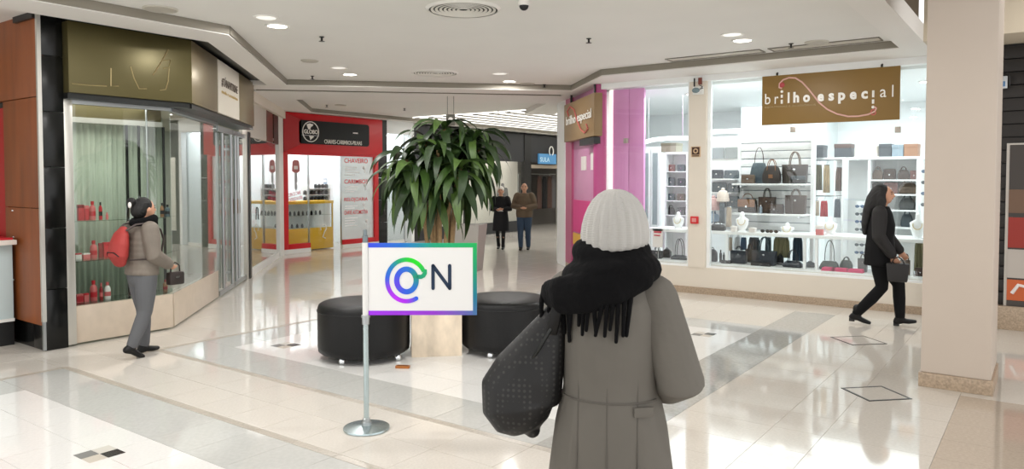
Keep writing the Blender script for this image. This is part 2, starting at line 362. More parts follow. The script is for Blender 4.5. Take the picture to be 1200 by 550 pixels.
downlight(597, 95, True, 'lit round downlight right of the potted plant crown'); downlight(586, 86, False, 'unlit round downlight beside the lit one right of the plant')
downlight(870, 47, True, 'lit round downlight in front of the brown shop sign'); downlight(858, 40, False, 'unlit round downlight beside the lit one before the brown sign')
def diffuser(px, py, label):
    p = at_z(px, py, CZ); t = thing('air_diffuser', label, 'air vent', (p.x, p.y, CZ), 0, 'round air diffusers')
    MB().lathe([(.0, -.004), (.30, -.004), (.30, -.001)], n=36).build('duct_mouth', M('duct_dark', (60, 58, 54), .7), t, False)
    for k in range(7):
        r = .04+.042*k; MB().lathe([(r, -.012), (r+.024, -.02), (r+.026, -.012), (r, -.012)], n=36, caps=False).build('ring', M('vent_white', (225, 222, 214), .5), t, False); MB().lathe([(r+.026, -.0125), (r+.041, -.0125)], n=36, caps=False).build('slot_shade_ring', M('duct_dark', (60, 58, 54), .7), t, False)  # flush dark rings painted as the shade in the slots
    MB().lathe([(.335, -.02), (.35, -.018), (.37, -.001), (.335, -.02)], n=36, caps=False).build('outer_ring', RIM, t, False)
diffuser(543, 10, 'large round ringed air diffuser at the top of the ceiling'); diffuser(510, 85, 'round ringed air diffuser above the potted plant')
def sprinkler(px, py, label, z=3.40):
    p = at_z(px, py, z); t = thing('sprinkler', label, 'sprinkler', (p.x, p.y, z), 0, 'ceiling sprinklers')
    MB().lathe([(.03, -.001), (.03, -.008), (.012, -.012), (.012, -.045), (.006, -.05)], n=12).build('stem', DARKM, t, False)
    MB().lathe([(.034, -.052), (.036, -.056), (.01, -.058)], n=12).build('deflector', DARKM, t, False)
sprinkler(377, 43, 'dark sprinkler head between downlight and first air diffuser'); sprinkler(690, 45, 'dark sprinkler head in the plain middle of the ceiling')
sprinkler(366, 89, 'dark sprinkler head left of the downlight over the key shop'); sprinkler(927, 51, 'dark sprinkler head left of the flat ceiling disc')
sprinkler(638, 99, 'dark sprinkler head near the far edge of the recessed ceiling')
def disc(px, py, label, r=.14, z=3.40, name='ceiling_speaker', cat='speaker'):
    ceil_disc(name, label, cat, px, py, z, None, [('grille', [(.0, -.014), (r*.9, -.012), (r*.9, -.004)], M('grille', (186, 181, 170), .6), 28), ('rim', [(r*.9, -.002), (r*.92, -.016), (r, -.012), (r, -.001)], M('grille_rim', (200, 195, 184), .6), 28)])
disc(957, 49, 'flat grey round speaker flush in the ceiling near the brown sign'); disc(188, 10, 'flat grey round speaker over the bronze shop front', .16); disc(618, 98, 'pale round ceiling speaker by the far recess edge', .13)
disc(363, 71, 'small pale round plate on the ceiling over the left shop', .12, name='ceiling_plate', cat='plate')
disc(399, 123, 'pale round plate on the ceiling in front of the key shop', .13, name='ceiling_plate', cat='plate')
sprinkler(474, 127, 'small pale detector left of the plant under the far ceiling'); sprinkler(383, 123, 'small sprinkler over the red key shop roof line'); sprinkler(584, 130, 'small sprinkler by the bright baffle ceiling')
t = thing('dome_camera', 'small dome camera with dark eye on the ceiling', 'camera', at_z(614, 1, CZ))
MB().lathe([(.055, -.001), (.058, -.03), (.05, -.045)], n=20).build('housing', RIM, t, False); MB().ell((0, 0, -.045), (.045, .045, .045)).build('dome', BLACK, t, False)
for x0, x1, lb in ((-4.35, -3.05, 'long slot air vent in the ceiling left of the sprinkler'), (-2.95, -1.66, 'long slot air vent in the ceiling above the brown sign')):
    t = thing('slot_vent', lb, 'air vent', ((x0+x1)/2, 9.70, CZ), 0, 'slot vents along the ceiling edge'); mb = MB(); w = (x1-x0)/2
    for a in ((-w, w, -.13, -.115), (-w, w, .115, .13), (-w, -w+.015, -.115, .115), (w-.015, w, -.115, .115)): mb.box(*a, -.012, -.001)
    mb.build('vent_frame', M('vent_frame', (122, 116, 106), .5), t, False); MB().box(-w+.02, w-.02, -.11, .11, -.006, -.001).build('vent_plate', M('vent_plate', (196, 190, 178), .6), t, False)
p = on_a(528, 141, 1.5); t = thing('hanging_sign', 'small grey pictogram sign hanging above the plant', 'sign', (-9.19, 10.68, 2.75), R(36))
MB().box(-.085, .085, -.012, .012, 0, .21).build('sign_plate', M('sign_grey', (96, 94, 84), .5), t, False, bevel=.004)
MB().lathe([(.045, -.004), (.045, .004)], n=20).build('x', LETTER, t, False)
o = t.children[-1]; o.name = 'pictogram'; o.location = (0, -.016, .11); o.rotation_euler = (PI/2, 0, 0)
for x in (-.06, .06): MB().tube([(x, 0, .21), (x, 0, .6)], .004, 6).build('wire', DARKM, t, False)

# ================================================================== SETTING: outer walls
WALLG = M('wall_grey', (205, 202, 194), .7)
struct(MB().box(-17, -16.8, -6, 26, 0, 3.6).build('wall_left', WALLG)); struct(MB().box(-17, 3, 25.8, 26, 0, 3.6).build('wall_back', WALLG))
struct(MB().wall((-8.45, 13.25), (-8.45, 25.8), 0, 3.5, .12).build('wall_right', SHOPW))
# ================================================================== BRONZE SHOP on the left
def aprism(mb, s0, s1, d0, d1, z0, z1): return mb.prism([SD(s0, d0), SD(s1, d0), SD(s1, d1), SD(s0, d1)], z0, z1)
RZA = R(135)
FX, FS_ = -8.06, -3.26; cF = (FX, FS_-FX)             # outer corner of the fascia
d_ = lambda px, s: (lambda p: p.y-p.x)(on_a(px, 150, s))
dB0, dB1, dB2 = d_(256, FS_), d_(280, FS_), d_(298, FS_)
fas = thing('shop_fascia', 'olive bronze metal fascia wrapped round the left shop corner', 'fascia', (-8.2, 4.6, 2.6))
MB().prism([(FX, 3.47), cF, (cF[0]-.2, cF[1]), (FX-.2, 3.47)], 2.62, 3.34).build('front_panel', BRONZE, fas, bevel=.004)
aprism(MB(), FS_-.25, FS_, cF[1]-cF[0]+.006, dB0-.01, 2.62, 3.34).build('side_panel', M('bronze_side', (142, 128, 98), .3, .5, vary=(1.5, .05)), fas, bevel=.004)
aprism(MB(), FS_-.25, FS_, dB1+.01, dB2, 2.62, 3.34).build('side_panel', M('bronze_side'), fas, bevel=.004)
aprism(MB(), FS_-.3, FS_-.06, dB0-.02, dB1+.02, 2.6, 3.34).build('backing_panel', BRONZE, fas)
mb = MB().prism([(FX-.03, 3.47), (FX-.03, 4.79), (FX-.3, 4.79), (FX-.3, 3.47)], 2.56, 2.62); aprism(mb, FS_-.45, FS_-.03, cF[1]-cF[0]+.1, dB2, 2.56, 2.615); mb.build('lower_rail', DARKM, fas)
for st in ([(153, 78), (157, 92), (163, 104), (172, 104)], [(197, 58), (188, 74), (179, 88)], [(189, 71), (200, 70), (198, 79), (191, 80)], [(198, 80), (197, 95), (194, 105), (187, 106)], [(130, 80), (130, 101), (139, 101)], [(84, 98), (105, 100), (125, 101)]):
    MB().tube([on_x(a, b, FX) for a, b in st], .007, 6).build('ghost_stroke', M('bronze_light', (166, 150, 108), .3, .6), fas)
up = struct(MB().prism([(FX-.14, 3.2), (FX-.14, 4.72), SD(FS_-.14, 20.2), SD(FS_-.6, 20.2), (FX-.6, 4.5), (FX-.6, 3.2)], 3.34, 3.42).build('trim_20', BLACK, smooth=False))
struct(MB().prism([(-7.8, 3.3), (-7.8, 4.85), SD(-2.95, 18.2), SD(FS_-.14, 18.2), (FX-.14, 4.72), (FX-.14, 3.3)], 3.375, 3.41).build('trim_23', BLACK, smooth=False))  # black sheet under the ceiling gap, its shadow put in as colour
# white banner sign in the fascia
bn = thing('banner_sign', 'white banner sign with dark lettering set in the bronze fascia', 'sign', (*SD(FS_, (dB0+dB1)/2), 2.6))
aprism(MB(), FS_-.05, FS_+.012, dB0, dB1, 2.625, 3.33).build('sign_board', M('banner_white', (232, 226, 212), .5), bn, bevel=.003)
pc = SD(FS_+.02, dB0+.12*(dB1-dB0)); wB = (dB1-dB0)/math.sqrt(2)*.78
text('#TÁNAVITRINE', 'lettering', M('taupe_letter', (92, 78, 66), .6), bn, (pc[0], pc[1], 2.99), RZA, wB, .15, .002, .0)
text('moda e acessórios', 'lettering', M('gold_letter', (206, 176, 110), .6), bn, (pc[0], pc[1], 2.90), RZA, wB, .05, .002)

PLINTH = M('beige_plinth', (205, 190, 172), .28, vary=(9, .05))
gx, gs = -8.22, -3.6; cG = (gx, gs-gx); dG = cG[1]-cG[0]
w1 = struct(empty('window_1', (gx, 3.5, 0)))
MB().box(gx-.05, gx, 3.47, cG[1], .02, .41).build('base_panel', PLINTH, w1, bevel=.004)
MB().box(gx-.04, gx+.03, 3.47, 3.555, .02, 2.56).build('frame_post', M('pale_alu', (205, 203, 196), .3, .6), w1, bevel=.004)
MB().box(gx-.03, gx+.02, 3.555, cG[1], 2.52, 2.56).build('frame_rail', STEEL, w1)
MB().box(gx-.006, gx+.002, 3.555, cG[1]-.004, .41, 2.52).build('pane', GLASSG, w1)
dD0, dD1 = d_(254, gs), d_(287, gs)
w2 = struct(empty('window_2', (*SD(gs, 14.5), 0)))
aprism(MB(), gs-.07, gs, dG+.08, dD0-.02, .02, .41).build('base_panel', PLINTH, w2, bevel=.004)
aprism(MB(), gs-.01, gs+.002, dG+.01, dD0-.02, .41, 2.52).build('pane', GLASSR, w2); aprism(MB(), gs-.05, gs+.03, dG+.05, dD0, 2.52, 2.56).build('frame_rail', STEEL, w2)
# glass double door with long tube handles
d1_ = struct(empty('door_1', (*SD(gs, (dD0+dD1)/2), 0)))
dm = (dD0+dD1)/2
for k, (a, b) in enumerate(((dD0+.02, dm-.02), (dm+.02, dD1-.12))):
    o = aprism(MB(), gs-.015, gs+.005, a, b, .06, 2.46).build('pane', GLASSR, d1_)
    aprism(MB(), gs-.03, gs+.02, a, b, .02, .09).build('bottom_rail', STEEL, d1_); aprism(MB(), gs-.03, gs+.02, a, b, 2.44, 2.52).build('top_rail', STEEL, d1_)
for px, s_ in ((257, .05), (265, .09), (270, .09), (276, .04)):
    dd = d_(px, gs); q = SD(gs+s_, dd); mb = MB().tube([(q[0], q[1], .12), (q[0], q[1], 2.42)], .026, 10); h = mb.build('tube_handle', STEEL, d1_)
    if s_ > .06:
        mb = MB()
        for z in (.3, 2.2): mb.obox((*SD(gs+s_/2, dd), z), (.03, s_*1.0, .03), R(-45))
        mb.build('handle_mount', STEEL, h)
aprism(MB(), gs-.05, gs+.05, d_(273, gs), d_(278, gs), 1.18, 1.42).build('lock_case', M('lock_bronze', (120, 100, 72), .4, .6), d1_, bevel=.005)
aprism(MB(), gs-.08, gs+.05, dD1-.12, dD1+.06, 0, 2.56).build('door_post', M('pale_alu'), d1_, bevel=.004); aprism(MB(), gs-.05, gs+.075, dD1+.06, dD1+.3, 0, 2.56).build('dark_post', DARKM, d1_, bevel=.004)
# interior of the bronze shop
INW = M('shop_in_green', (196, 202, 190), .7)
struct(MB().prism([SD(-7.6, 12.5), SD(-7.6, 20.3), SD(-7.7, 20.3), SD(-7.7, 12.5)], 0, 3.3).build('wall_shop', INW)); struct(aprism(MB(), -7.7, -3.7, 20.25, 20.35, 0, 3.3).build('wall_shop', INW))
struct(MB().box(-9.9, gx-.02, 3.36, 3.46, 0, 3.3).build('wall_shop', INW))
struct(MB().prism([(gx-.1, 3.46), (gx-.1, 4.4), SD(gs-.2, 20.25), SD(-7.6, 20.25), SD(-7.6, 13.2), (-10, 3.46)], 2.6, 2.66).build('ceiling', M('shop_in_ceiling', (200, 196, 180), .7)))
# pleated curtain behind the display
vs = []; fs = []; n = 150
for i in range(n+1):
    t = i/n; x = -9.05-1.6*max(0, t-.7); y = 3.5+1.75*t; q = .014*math.sin(i*1.15)+.012*math.sin(i*.37+1)
    for z in (.02, 2.55): vs.append((x+q, y, z))
for i in range(n): fs.append((2*i, 2*i+2, 2*i+3, 2*i+1))
m2 = MB(); m2.add(vs, fs); cu = m2.build('curtain', M('sage_curtain', (176, 186, 170), .8)); tag(cu, 'sage green pleated curtain behind the left shop display', 'curtain')
sm = cu.modifiers.new('t', 'SOLIDIFY'); sm.thickness = .004
pm = thing('pelmet', 'dark olive pelmet over the curtain inside the left shop window', 'pelmet', (-8.95, 4.3, 2.37)); MB().box(-9.0, -8.92, 3.48, 4.9, 2.44, 2.6).build('board', BRONZE, pm); MB().box(-9.0, -8.9, 3.48, 4.9, 2.38, 2.44).build('rail', M('pale_alu'), pm)
for px, lb in ((149, 'left dark slim post inside the left shop'), (163, 'middle dark slim post inside the left shop'), (192, 'right dark slim post inside the left shop')):
    q = on_x(px, 200, -8.9); t = thing('slim_post', lb, 'post', (-8.9, q.y, 0)); MB().box(-.012, .012, -.012, .012, 0, 2.38).build('post', DARKM, t, False); MB().box(-.03, .03, -.03, .03, 0, .012).build('foot', DARKM, t, False)
SHG = glass_mat('shelf_glass', (.75, .82, .78), 1, .08)
zs = [on_x(85, 258.5, -8.5).z, on_x(85, 305, -8.5).z, on_x(85, 356, -8.5).z]
for k, z in enumerate(zs):
    t = thing('glass_shelf', '%s glass shelf in the left shop window' % ('top', 'middle', 'bottom')[k], 'shelf', (-8.5, 4.2, z), 0, 'glass shelves in the left shop window')
    MB().prism([(-8.32, 3.57), (-8.32, 4.58), (-8.72, 4.98), (-8.72, 3.57)], z-.01, z).build('shelf_plate', SHG, t)
    for y in (3.62, 4.5): MB().tube([(-8.7, y, z-.01), (-8.7, y, z-.02)], .015, 8).build('bracket', STEEL, t)
for y, lb in ((3.56, 'left steel upright of the glass shelves'), (4.62, 'right steel upright of the glass shelves')):
    t = thing('shelf_upright', lb, 'upright', (-8.745, y, .0)); MB().tube([(0, 0, .0), (0, 0, 2.6)], .012, 8).build('rod', STEEL, t, False); MB().lathe([(.03, 0), (.03, .012)], n=12).build('foot', STEEL, t, False)
# red gift boxes and bottles
CRIM = M('crimson_pack', (196, 30, 44), .4); DKR = M('dark_red_pack', (140, 22, 30), .4); ROSE = M('rose_pack', (214, 110, 110), .4); PWHT = M('pack_white', (236, 230, 226), .5)
def bottle(px0, px1, yt, k, m, cap, label, kind='bottle'):
    z = zs[k]; a = on_x(px0, 260, -8.5); b = on_x(px1, 260, -8.5); w = b.y-a.y; c = (-8.5, (a.y+b.y)/2, z); h = on_x((px0+px1)/2, yt, -8.5).z-z; r = w/2
    if kind == 'bottle':
        t = thing('bottle', label, 'bottle', c, 0, 'red bottles and packs on the glass shelves')
        MB().lathe([(r*.9, 0), (r, .006), (r, h*.6), (r*.8, h*.72), (r*.42, h*.78), (r*.42, h*.82)], n=16).build('body', m, t, False)
        MB().lathe([(r*.5, h*.82), (r*.5, h), (r*.3, h)], n=16).build('cap', cap, t, False); MB().lathe([(r*1.01, h*.2), (r*1.01, h*.45)], n=16).build('paper_band', cap, t, False)
    else:
        t = thing('gift_box', label, 'box', c, 0, 'red bottles and packs on the glass shelves')
        MB().box(-r*.7, r*.7, -r, r, 0, h*.8).build('body', m, t, False, bevel=.004); MB().box(-r*.74, r*.74, -r*1.04, r*1.04, h*.78, h).build('lid', cap, t, False, bevel=.004)
bottle(91, 98, 240, 0, CRIM, DKR, 'crimson gift box, leftmost on the top glass shelf', 'box'); bottle(99, 104, 241, 0, CRIM, ROSE, 'narrow rose-lidded gift box on the top glass shelf', 'box'); bottle(105, 112, 236, 0, ROSE, CRIM, 'rose bottle with red cap on the top glass shelf')
bottle(116, 120, 237, 0, CRIM, BLACK, 'slim dark-capped red bottle on the top glass shelf'); bottle(124, 127, 249, 0, ROSE, ROSE, 'tiny rose bottle, rightmost of the red ones on the top shelf')
bottle(87, 94, 297, 1, PWHT, CRIM, 'low white box with red lid, leftmost on the middle shelf', 'box'); bottle(96, 104, 297, 1, ROSE, PWHT, 'low rose box with white lid on the middle shelf', 'box')
bottle(105, 113, 282, 1, ROSE, CRIM, 'rose bottle with red cap on the middle glass shelf'); bottle(115, 119, 285, 1, DKR, DKR, 'dark red narrow box on the middle glass shelf', 'box'); bottle(120, 127, 284, 1, CRIM, CRIM, 'bright crimson box at the right on the middle shelf', 'box')
bottle(87, 95, 345, 2, CRIM, ROSE, 'low crimson box, leftmost on the bottom shelf', 'box'); bottle(96, 102, 344, 2, ROSE, CRIM, 'low rose box on the bottom glass shelf', 'box'); bottle(104, 112, 329, 2, ROSE, CRIM, 'red-capped rose bottle on the bottom glass shelf')
bottle(115, 119, 332, 2, DKR, ROSE, 'slim dark red bottle on the bottom glass shelf'); bottle(121, 128, 331, 2, PWHT, ROSE, 'white bottle with rose cap on the bottom glass shelf')
bottle(188, 192, 238, 0, M('amber_pack', (146, 106, 70), .4), BLACK, 'amber bottle behind the walking woman on the top shelf'); bottle(194, 199, 240, 0, M('teal_pack', (86, 104, 110), .4), BLACK, 'grey teal bottle, rightmost on the top glass shelf')
bottle(190, 195, 328, 2, M('amber_pack'), DKR, 'amber bottle, rightmost on the bottom glass shelf')

# black granite pillar with its stone slabs, left of the display window
pl = thing('stone_pillar', 'polished black granite pillar beside the bronze shop window', 'pillar', (-8.3, 3.35, 0))
zz = [0, .62, 1.24, 1.86, 2.42, 2.98, 3.5]
for a, b in zip(zz, zz[1:]):
    MB().box(-8.45, -8.18, 3.25, 3.468, a+.003, b-.003).build('stone_slab', BLKGR, pl, bevel=.003)
MB().box(-8.2, -8.165, 3.225, 3.262, .3, 3.5).build('edge_strip', M('pale_alu'), pl); MB().box(-8.2, -8.172, 3.23, 3.258, .01, .3).build('edge_strip', STEEL, pl)
# wood kiosk wall left of the pillar
wd = thing('wood_wall', 'orange brown wooden wall panels at the far left edge', 'wall panel', (-8.6, 3.27, 0))
xr = -8.21; xl = on_y(7, 200, 3.25).x; zj = on_y(20, 117, 3.25).z; zb = on_y(25, 375, 3.25).z; zj2 = on_y(20, 243, 3.25).z
MB().box(-9.6, xr, 3.235, 3.3, zj+.004, 3.49).build('upper_panel', WOOD, wd, bevel=.003); MB().box(xl, xr, 3.235, 3.29, zj2+.003, zj-.004).build('panel', WOOD, wd, bevel=.003); MB().box(xl, xr, 3.235, 3.29, zb, zj2-.003).build('panel', WOOD, wd, bevel=.003)
for px, py in ((15, 247), (16, 278), (16, 328)): p = on_y(px, py, 3.235); MB().ell(p, (.012, .012, .012), 8, 6).build('stud', CHROME, wd)
MB().box(-9.6, xr, 3.3, 3.35, 0, 3.5).build('backing', BLACK, wd); MB().box(xl-.02, xr, 3.26, 3.34, 0, zb).build('black_base', BLKGR, wd)
rw = tag(MB().box(-9.7, xl+.05, 3.245, 3.28, 0, 2.5).build('red_wall_panel', M('dark_red_wall', (168, 14, 22), .4)), 'deep red panel at the left edge beside the wooden wall', 'wall panel')
ct = thing('counter', 'small kiosk counter with white top below the red panel', 'counter', (-9.0, 3.1, 0)); xc = on_y(20, 288, 3.2).x
MB().box(-9.7, xc, 2.9, 3.2, 1.06, 1.11).build('counter_top', M('counter_white', (230, 222, 214), .4), ct, bevel=.006); MB().box(-9.7, xc-.12, 2.98, 3.2, .28, 1.06).build('body', M('counter_blue', (196, 212, 214), .5), ct, bevel=.004)
MB().box(-9.7, xc-.1, 2.96, 3.2, .25, .28).build('white_strip', WHITE, ct); MB().box(-9.7, xc-.12, 2.99, 3.2, 0, .25).build('plinth', BLACK, ct); MB().box(-9.7, xc-.05, 2.95, 3.18, 1.11, 1.13).build('red_tray', CRIM, ct)

# ================================================================== second shop front on the left (between bronze shop and key shop)
d20, d25 = dD1+.3, 24.9
s2 = struct(empty('window_3', (*SD(gs, 22), 0)))
aprism(MB(), gs-.05, gs+.03, d20, d25, 0, .13).build('base_panel', WHITE, s2); aprism(MB(), gs-.012, gs, d20, 24.05, .13, 2.55).build('pane', GLASSR, s2); aprism(MB(), gs-.05, gs+.03, d20, d25, 2.55, 2.6).build('frame_rail', STEEL, s2)
aprism(MB(), gs-.1, gs+.06, 24.05, d25, .0, 3.28).build('white_post', WHITE, s2, bevel=.005)
mb = MB(); aprism(mb, gs-.1, gs+.14, dB2+.05, d25, 3.12, 3.3); mb.build('cornice', CREAM, s2)
aprism(MB(), gs-.03, gs+.05, dB2+.1, d_(310, gs), 2.5, 3.12).build('pale_transom', M('transom_pale', (206, 200, 190), .4), s2)
text('VITRINE', 'lettering', M('taupe_letter'), s2, (*SD(gs+.06, dB2+.2), 2.86), RZA, .62, .09, .002, .01)
aprism(MB(), gs-.03, gs+.04, d_(311, gs), d_(318, gs), 2.5, 3.12).build('brown_transom', M('transom_brown', (112, 52, 38), .35), s2); aprism(MB(), gs-.03, gs+.04, d_(319.5, gs), 24.05, 2.5, 3.12).build('brown_transom', M('transom_dark', (62, 42, 34), .35), s2)
struct(aprism(MB(), -5.6, -5.5, 20.3, 25.2, 0, 3.3).build('wall_shop', M('shop2_in', (168, 160, 150), .7)))
p = on_a(296, 265, -3.72); t = thing('fire_extinguisher', 'red fire extinguisher hanging behind the glass near the key shop', 'fire extinguisher', p)
MB().lathe([(.06, 0), (.072, .01), (.072, .30), (.05, .35), (.022, .37), (.022, .39)], n=18).build('cylinder', RED, t, False); MB().lathe([(.02, .39), (.02, .44)], n=10).build('valve', BLACK, t, False)
MB().tube([(0, 0, .43), (.05, .05, .45)], .012, 8).build('lever', BLACK, t, False); MB().tube([(.02, .02, .41), (.07, .07, .33), (.075, .075, .12)], .011, 8).build('hose', BLACK, t, False); MB().lathe([(.0735, .12), (.0735, .24)], n=18).build('sticker', WHITE, t, False)
MB().obox((-.05, -.05, .2), (.06, .06, .04), R(45)).build('wall_bracket', DARKM, t, False)

# ================================================================== red key shop
kx = -14.35
ks = thing('key_shop_front', 'glossy red shop front frame with wide red fascia', 'shop front', (kx, 12.3, 0))
fz = 2.36
MB().box(kx-.1, kx+.06, 10.72, 13.86, fz, 3.29).build('fascia', RED, ks, bevel=.008)
MB().extr([(kx+.06, 10.72, fz), (kx+.06, 11.2, fz+.2), (kx+.06, 11.2, 3.13), (kx+.06, 10.72, 3.29)], (.05, 0, 0)).build('fascia_wing', M('red_wing', (172, 16, 26), .35), ks)
MB().box(kx-.05, kx+.05, 10.72, 10.87, .1, fz).build('frame_post', RED, ks, bevel=.006); MB().box(kx-.05, kx+.05, 13.57, 13.72, .1, fz).build('frame_post', RED, ks, bevel=.006)
MB().box(kx-.05, kx+.05, 10.87, 11.5, .1, .22).build('bottom_rail', RED, ks, bevel=.005); MB().box(kx-.05, kx+.05, 12.5, 13.57, .1, .22).build('bottom_rail', RED, ks, bevel=.005)
MB().box(kx-.05, kx+.05, 10.87, 13.57, fz-.05, fz).build('top_rail', RED, ks)
MB().box(kx-.05, kx+.055, 10.72, 11.5, 0, .1).build('plinth', WHITE, ks); MB().box(kx-.05, kx+.055, 12.5, 13.72, 0, .1).build('plinth', WHITE, ks)
wk = struct(empty('window_4', (kx, 12, 0)))
MB().box(kx-.005, kx+.005, 10.87, 11.5, .22, fz-.05).build('pane', GLASS, wk); MB().box(kx-.035, kx-.025, 11.48, 12.5, .02, fz-.05).build('pane', GLASS, wk); MB().box(kx-.005, kx+.005, 12.5, 13.57, .22, fz-.05).build('pane', FROST, wk)
MB().box(kx-.04, kx+.01, 11.485, 11.505, .1, fz-.05).build('glazing_bar', STEEL, wk); MB().box(kx-.04, kx+.01, 12.49, 12.5, .1, fz-.05).build('glazing_bar', STEEL, wk)
# black sign
ps = thing('globe_sign', 'black rounded sign with white globe emblem on the red fascia', 'sign', (kx+.06, 12.3, 2.57))
q0 = on_x(350, 138, kx+.1); q1 = on_x(432.5, 172, kx+.1); zt = 3.13; zb_ = 2.575
pts = []
for (cy, cz, a0) in ((q1.y-.07, zt-.07, 0), (q0.y+.07, zt-.07, 90), (q0.y+.07, zb_+.07, 180), (q1.y-.07, zb_+.07, 270)):
    for a in range(0, 91, 18): pts.append((kx+.06, cy+.07*math.cos(R(a0+a)), cz+.07*math.sin(R(a0+a))))
MB().extr(pts, (.05, 0, 0)).build('sign_board', M('sign_black', (10, 11, 12), .35, spec=.3), ps)
gy = on_x(364, 155, kx+.11).y; gz = on_x(364, 154.5, kx+.11).z; gr = .235
ring = [(kx+.114, gy+gr*math.cos(2*PI*i/40), gz+gr*math.sin(2*PI*i/40)) for i in range(40)]
MB().tube(ring, .012, 6, closed=True).build('globe_ring', LETTER, ps)
def flat(pts, x, t=.004): return MB().extr([(x, gy+a*gr, gz+b*gr) for a, b in pts], (t, 0, 0))
flat([(-.5, .72), (-.1, .85), (.35, .75), (.2, .55), (.05, .5), (-.05, .25), (-.25, .2), (-.4, .45)], kx+.111).build('north_land', LETTER, ps); flat([(-.15, -.3), (.3, -.35), (.4, -.5), (.15, -.68), (-.05, -.85), (-.1, -.6), (-.2, -.45)], kx+.111).build('south_land', LETTER, ps)
text('GLOBO', 'lettering', LETTER, ps, (kx+.118, gy-gr*.85, gz-.05), PI/2, gr*1.75, .1, .003, .02); MB().box(kx+.111, kx+.116, gy-gr*1.08, gy+gr*1.05, gz-.1, gz-.075).build('globe_band', M('sign_grey2', (150, 150, 150), .5), ps)
a = on_x(380, 168, kx+.11); b = on_x(424, 170, kx+.11)
text('CHAVES-CARIMBOS-PILHAS', 'lettering', LETTER, ps, (kx+.113, a.y, 2.60), PI/2, b.y-a.y, .10, .003, .008); a = on_x(414, 156, kx+.11); MB().obox((kx+.112, a.y+.07, a.z), (.006, .16, .028)).build('highlight_dash', LETTER, ps)
# lettering on the glass
def glass_text(s, px0, px1, y0, y1, m, name='lettering', tilt=0.):
    a = on_x(px0, y1, kx+.008); b = on_x(px1, y1, kx+.008); h = on_x((px0+px1)/2, y0, kx).z-on_x((px0+px1)/2, y1, kx).z
    return text(s, name, m, wk, (kx+.008, a.y, a.z), PI/2, b.y-a.y, h, .001, .012, tilt)
RL = M('red_letter', (216, 40, 44), .5)
glass_text('CHAVEIRO', 403.5, 431, 185.5, 191, RL); glass_text('CARIMBOS', 403.5, 431, 210.5, 215.5, RL); glass_text('RELOJOARIA', 403.5, 431, 232, 237.5, RL); glass_text('CHAVE AUTOMOTIVA', 403.5, 431, 247, 252, RL)
mb = MB()
for y in (196, 199, 202, 205, 219, 222, 225, 242, 244.5, 256, 259, 262, 265):
    a = on_x(404, y, kx); b = on_x(random.uniform(415, 424), y, kx); mb.box(kx+.006, kx+.008, a.y, b.y, a.z-.012, a.z+.012)
mb.build('small_print', M('white_print', (250, 250, 250), .6), wk)
RK = M('rose_key', (190, 118, 116), .5)
glass_text('COPIA DE CHAVE', 338, 353, 227, 231.5, M('rose_letter', (206, 60, 84), .5), tilt=R(11)); glass_text('CONTROLES NA HORA', 338.5, 355, 233, 237.5, M('rose_letter'), tilt=R(11))
kp = on_x(346.5, 196, kx+.008); mb = MB()
mb.extr([(kx+.006, kp.y+a, kp.z+b) for a, b in ((-.11, -.09), (-.09, .13), (-.04, .17), (.06, .17), (.1, .13), (.12, -.09), (.06, -.13), (-.05, -.13))], (.003, 0, 0)); mb.build('key_head_decal', RK, wk)
MB().extr([(kx+.006, kp.y+a, kp.z+b) for a, b in ((-.035, -.13), (-.035, -.5), (0, -.56), (.04, -.5), (.04, -.42), (.015, -.38), (.045, -.34), (.04, -.13))], (.002, 0, 0)).build('key_blade_decal', M('key_grey', (176, 180, 184), .4), wk); MB().box(kx+.009, kx+.011, kp.y-.05, kp.y+.06, kp.z-.05, kp.z+.03).build('key_badge_decal', PWHT, wk)
for px0, py in ((427, 200), (428, 220), (427, 243), (430, 262)):
    p = on_x(px0, py, kx+.006); mb = MB(); mb.obox((kx+.007, p.y, p.z), (.002, .03, .16), M3=Matrix.Rotation(R(25), 3, 'X')); mb.obox((kx+.007, p.y-.02, p.z+.07), (.002, .09, .08)); mb.build('white_key_decal', M('white_print'), wk)
# inside the key shop
struct(MB().box(-16.2, -16.1, 10.3, 14.0, 0, 3.3).build('wall_shop', SHOPW)); struct(MB().box(-16.2, kx-.1, 13.72, 13.86, 0, 3.3).build('wall_shop', SHOPW)); struct(MB().box(-16.2, kx-.12, 10.5, 10.7, 0, 3.3).build('wall_shop', SHOPW)); struct(MB().box(-16.2, kx-.1, 10.7, 13.72, 2.96, 3.1).build('ceiling', SHOPW))
cx = -14.62; A = on_x(332, 260, cx).y; B = on_x(390.5, 260, cx).y; ztp = on_x(370, 235.5, cx).z; zy = on_x(370, 267, cx).z; zsf = on_x(370, 252, cx).z
kc = thing('display_counter', 'yellow display counter with glass case in the key shop', 'counter', (cx-.25, (A+B)/2, 0))
MB().box(cx-.5, cx, A, B, .02, zy).build('base_cabinet', YELLOW, kc, bevel=.006); MB().box(cx-.5, cx+.01, A, B+.01, ztp-.07, ztp).build('counter_rim', YELLOW, kc, bevel=.006)
MB().box(cx-.004, cx, A, B-.03, zy, ztp-.07).build('case_pane', GLASS, kc); MB().box(cx-.03, cx, B-.035, B, zy, ztp-.07).build('case_post', YELLOW, kc); MB().box(cx-.5, cx-.02, A, B-.04, zsf-.008, zsf).build('case_shelf', SHG, kc); MB().box(cx-.5, cx-.48, A, B, zy, ztp-.07).build('case_back', SHOPW, kc)
MB().box(cx-.46, cx-.02, A+.02, B-.05, zy, zy+.005).build('case_floor', WHITE, kc)
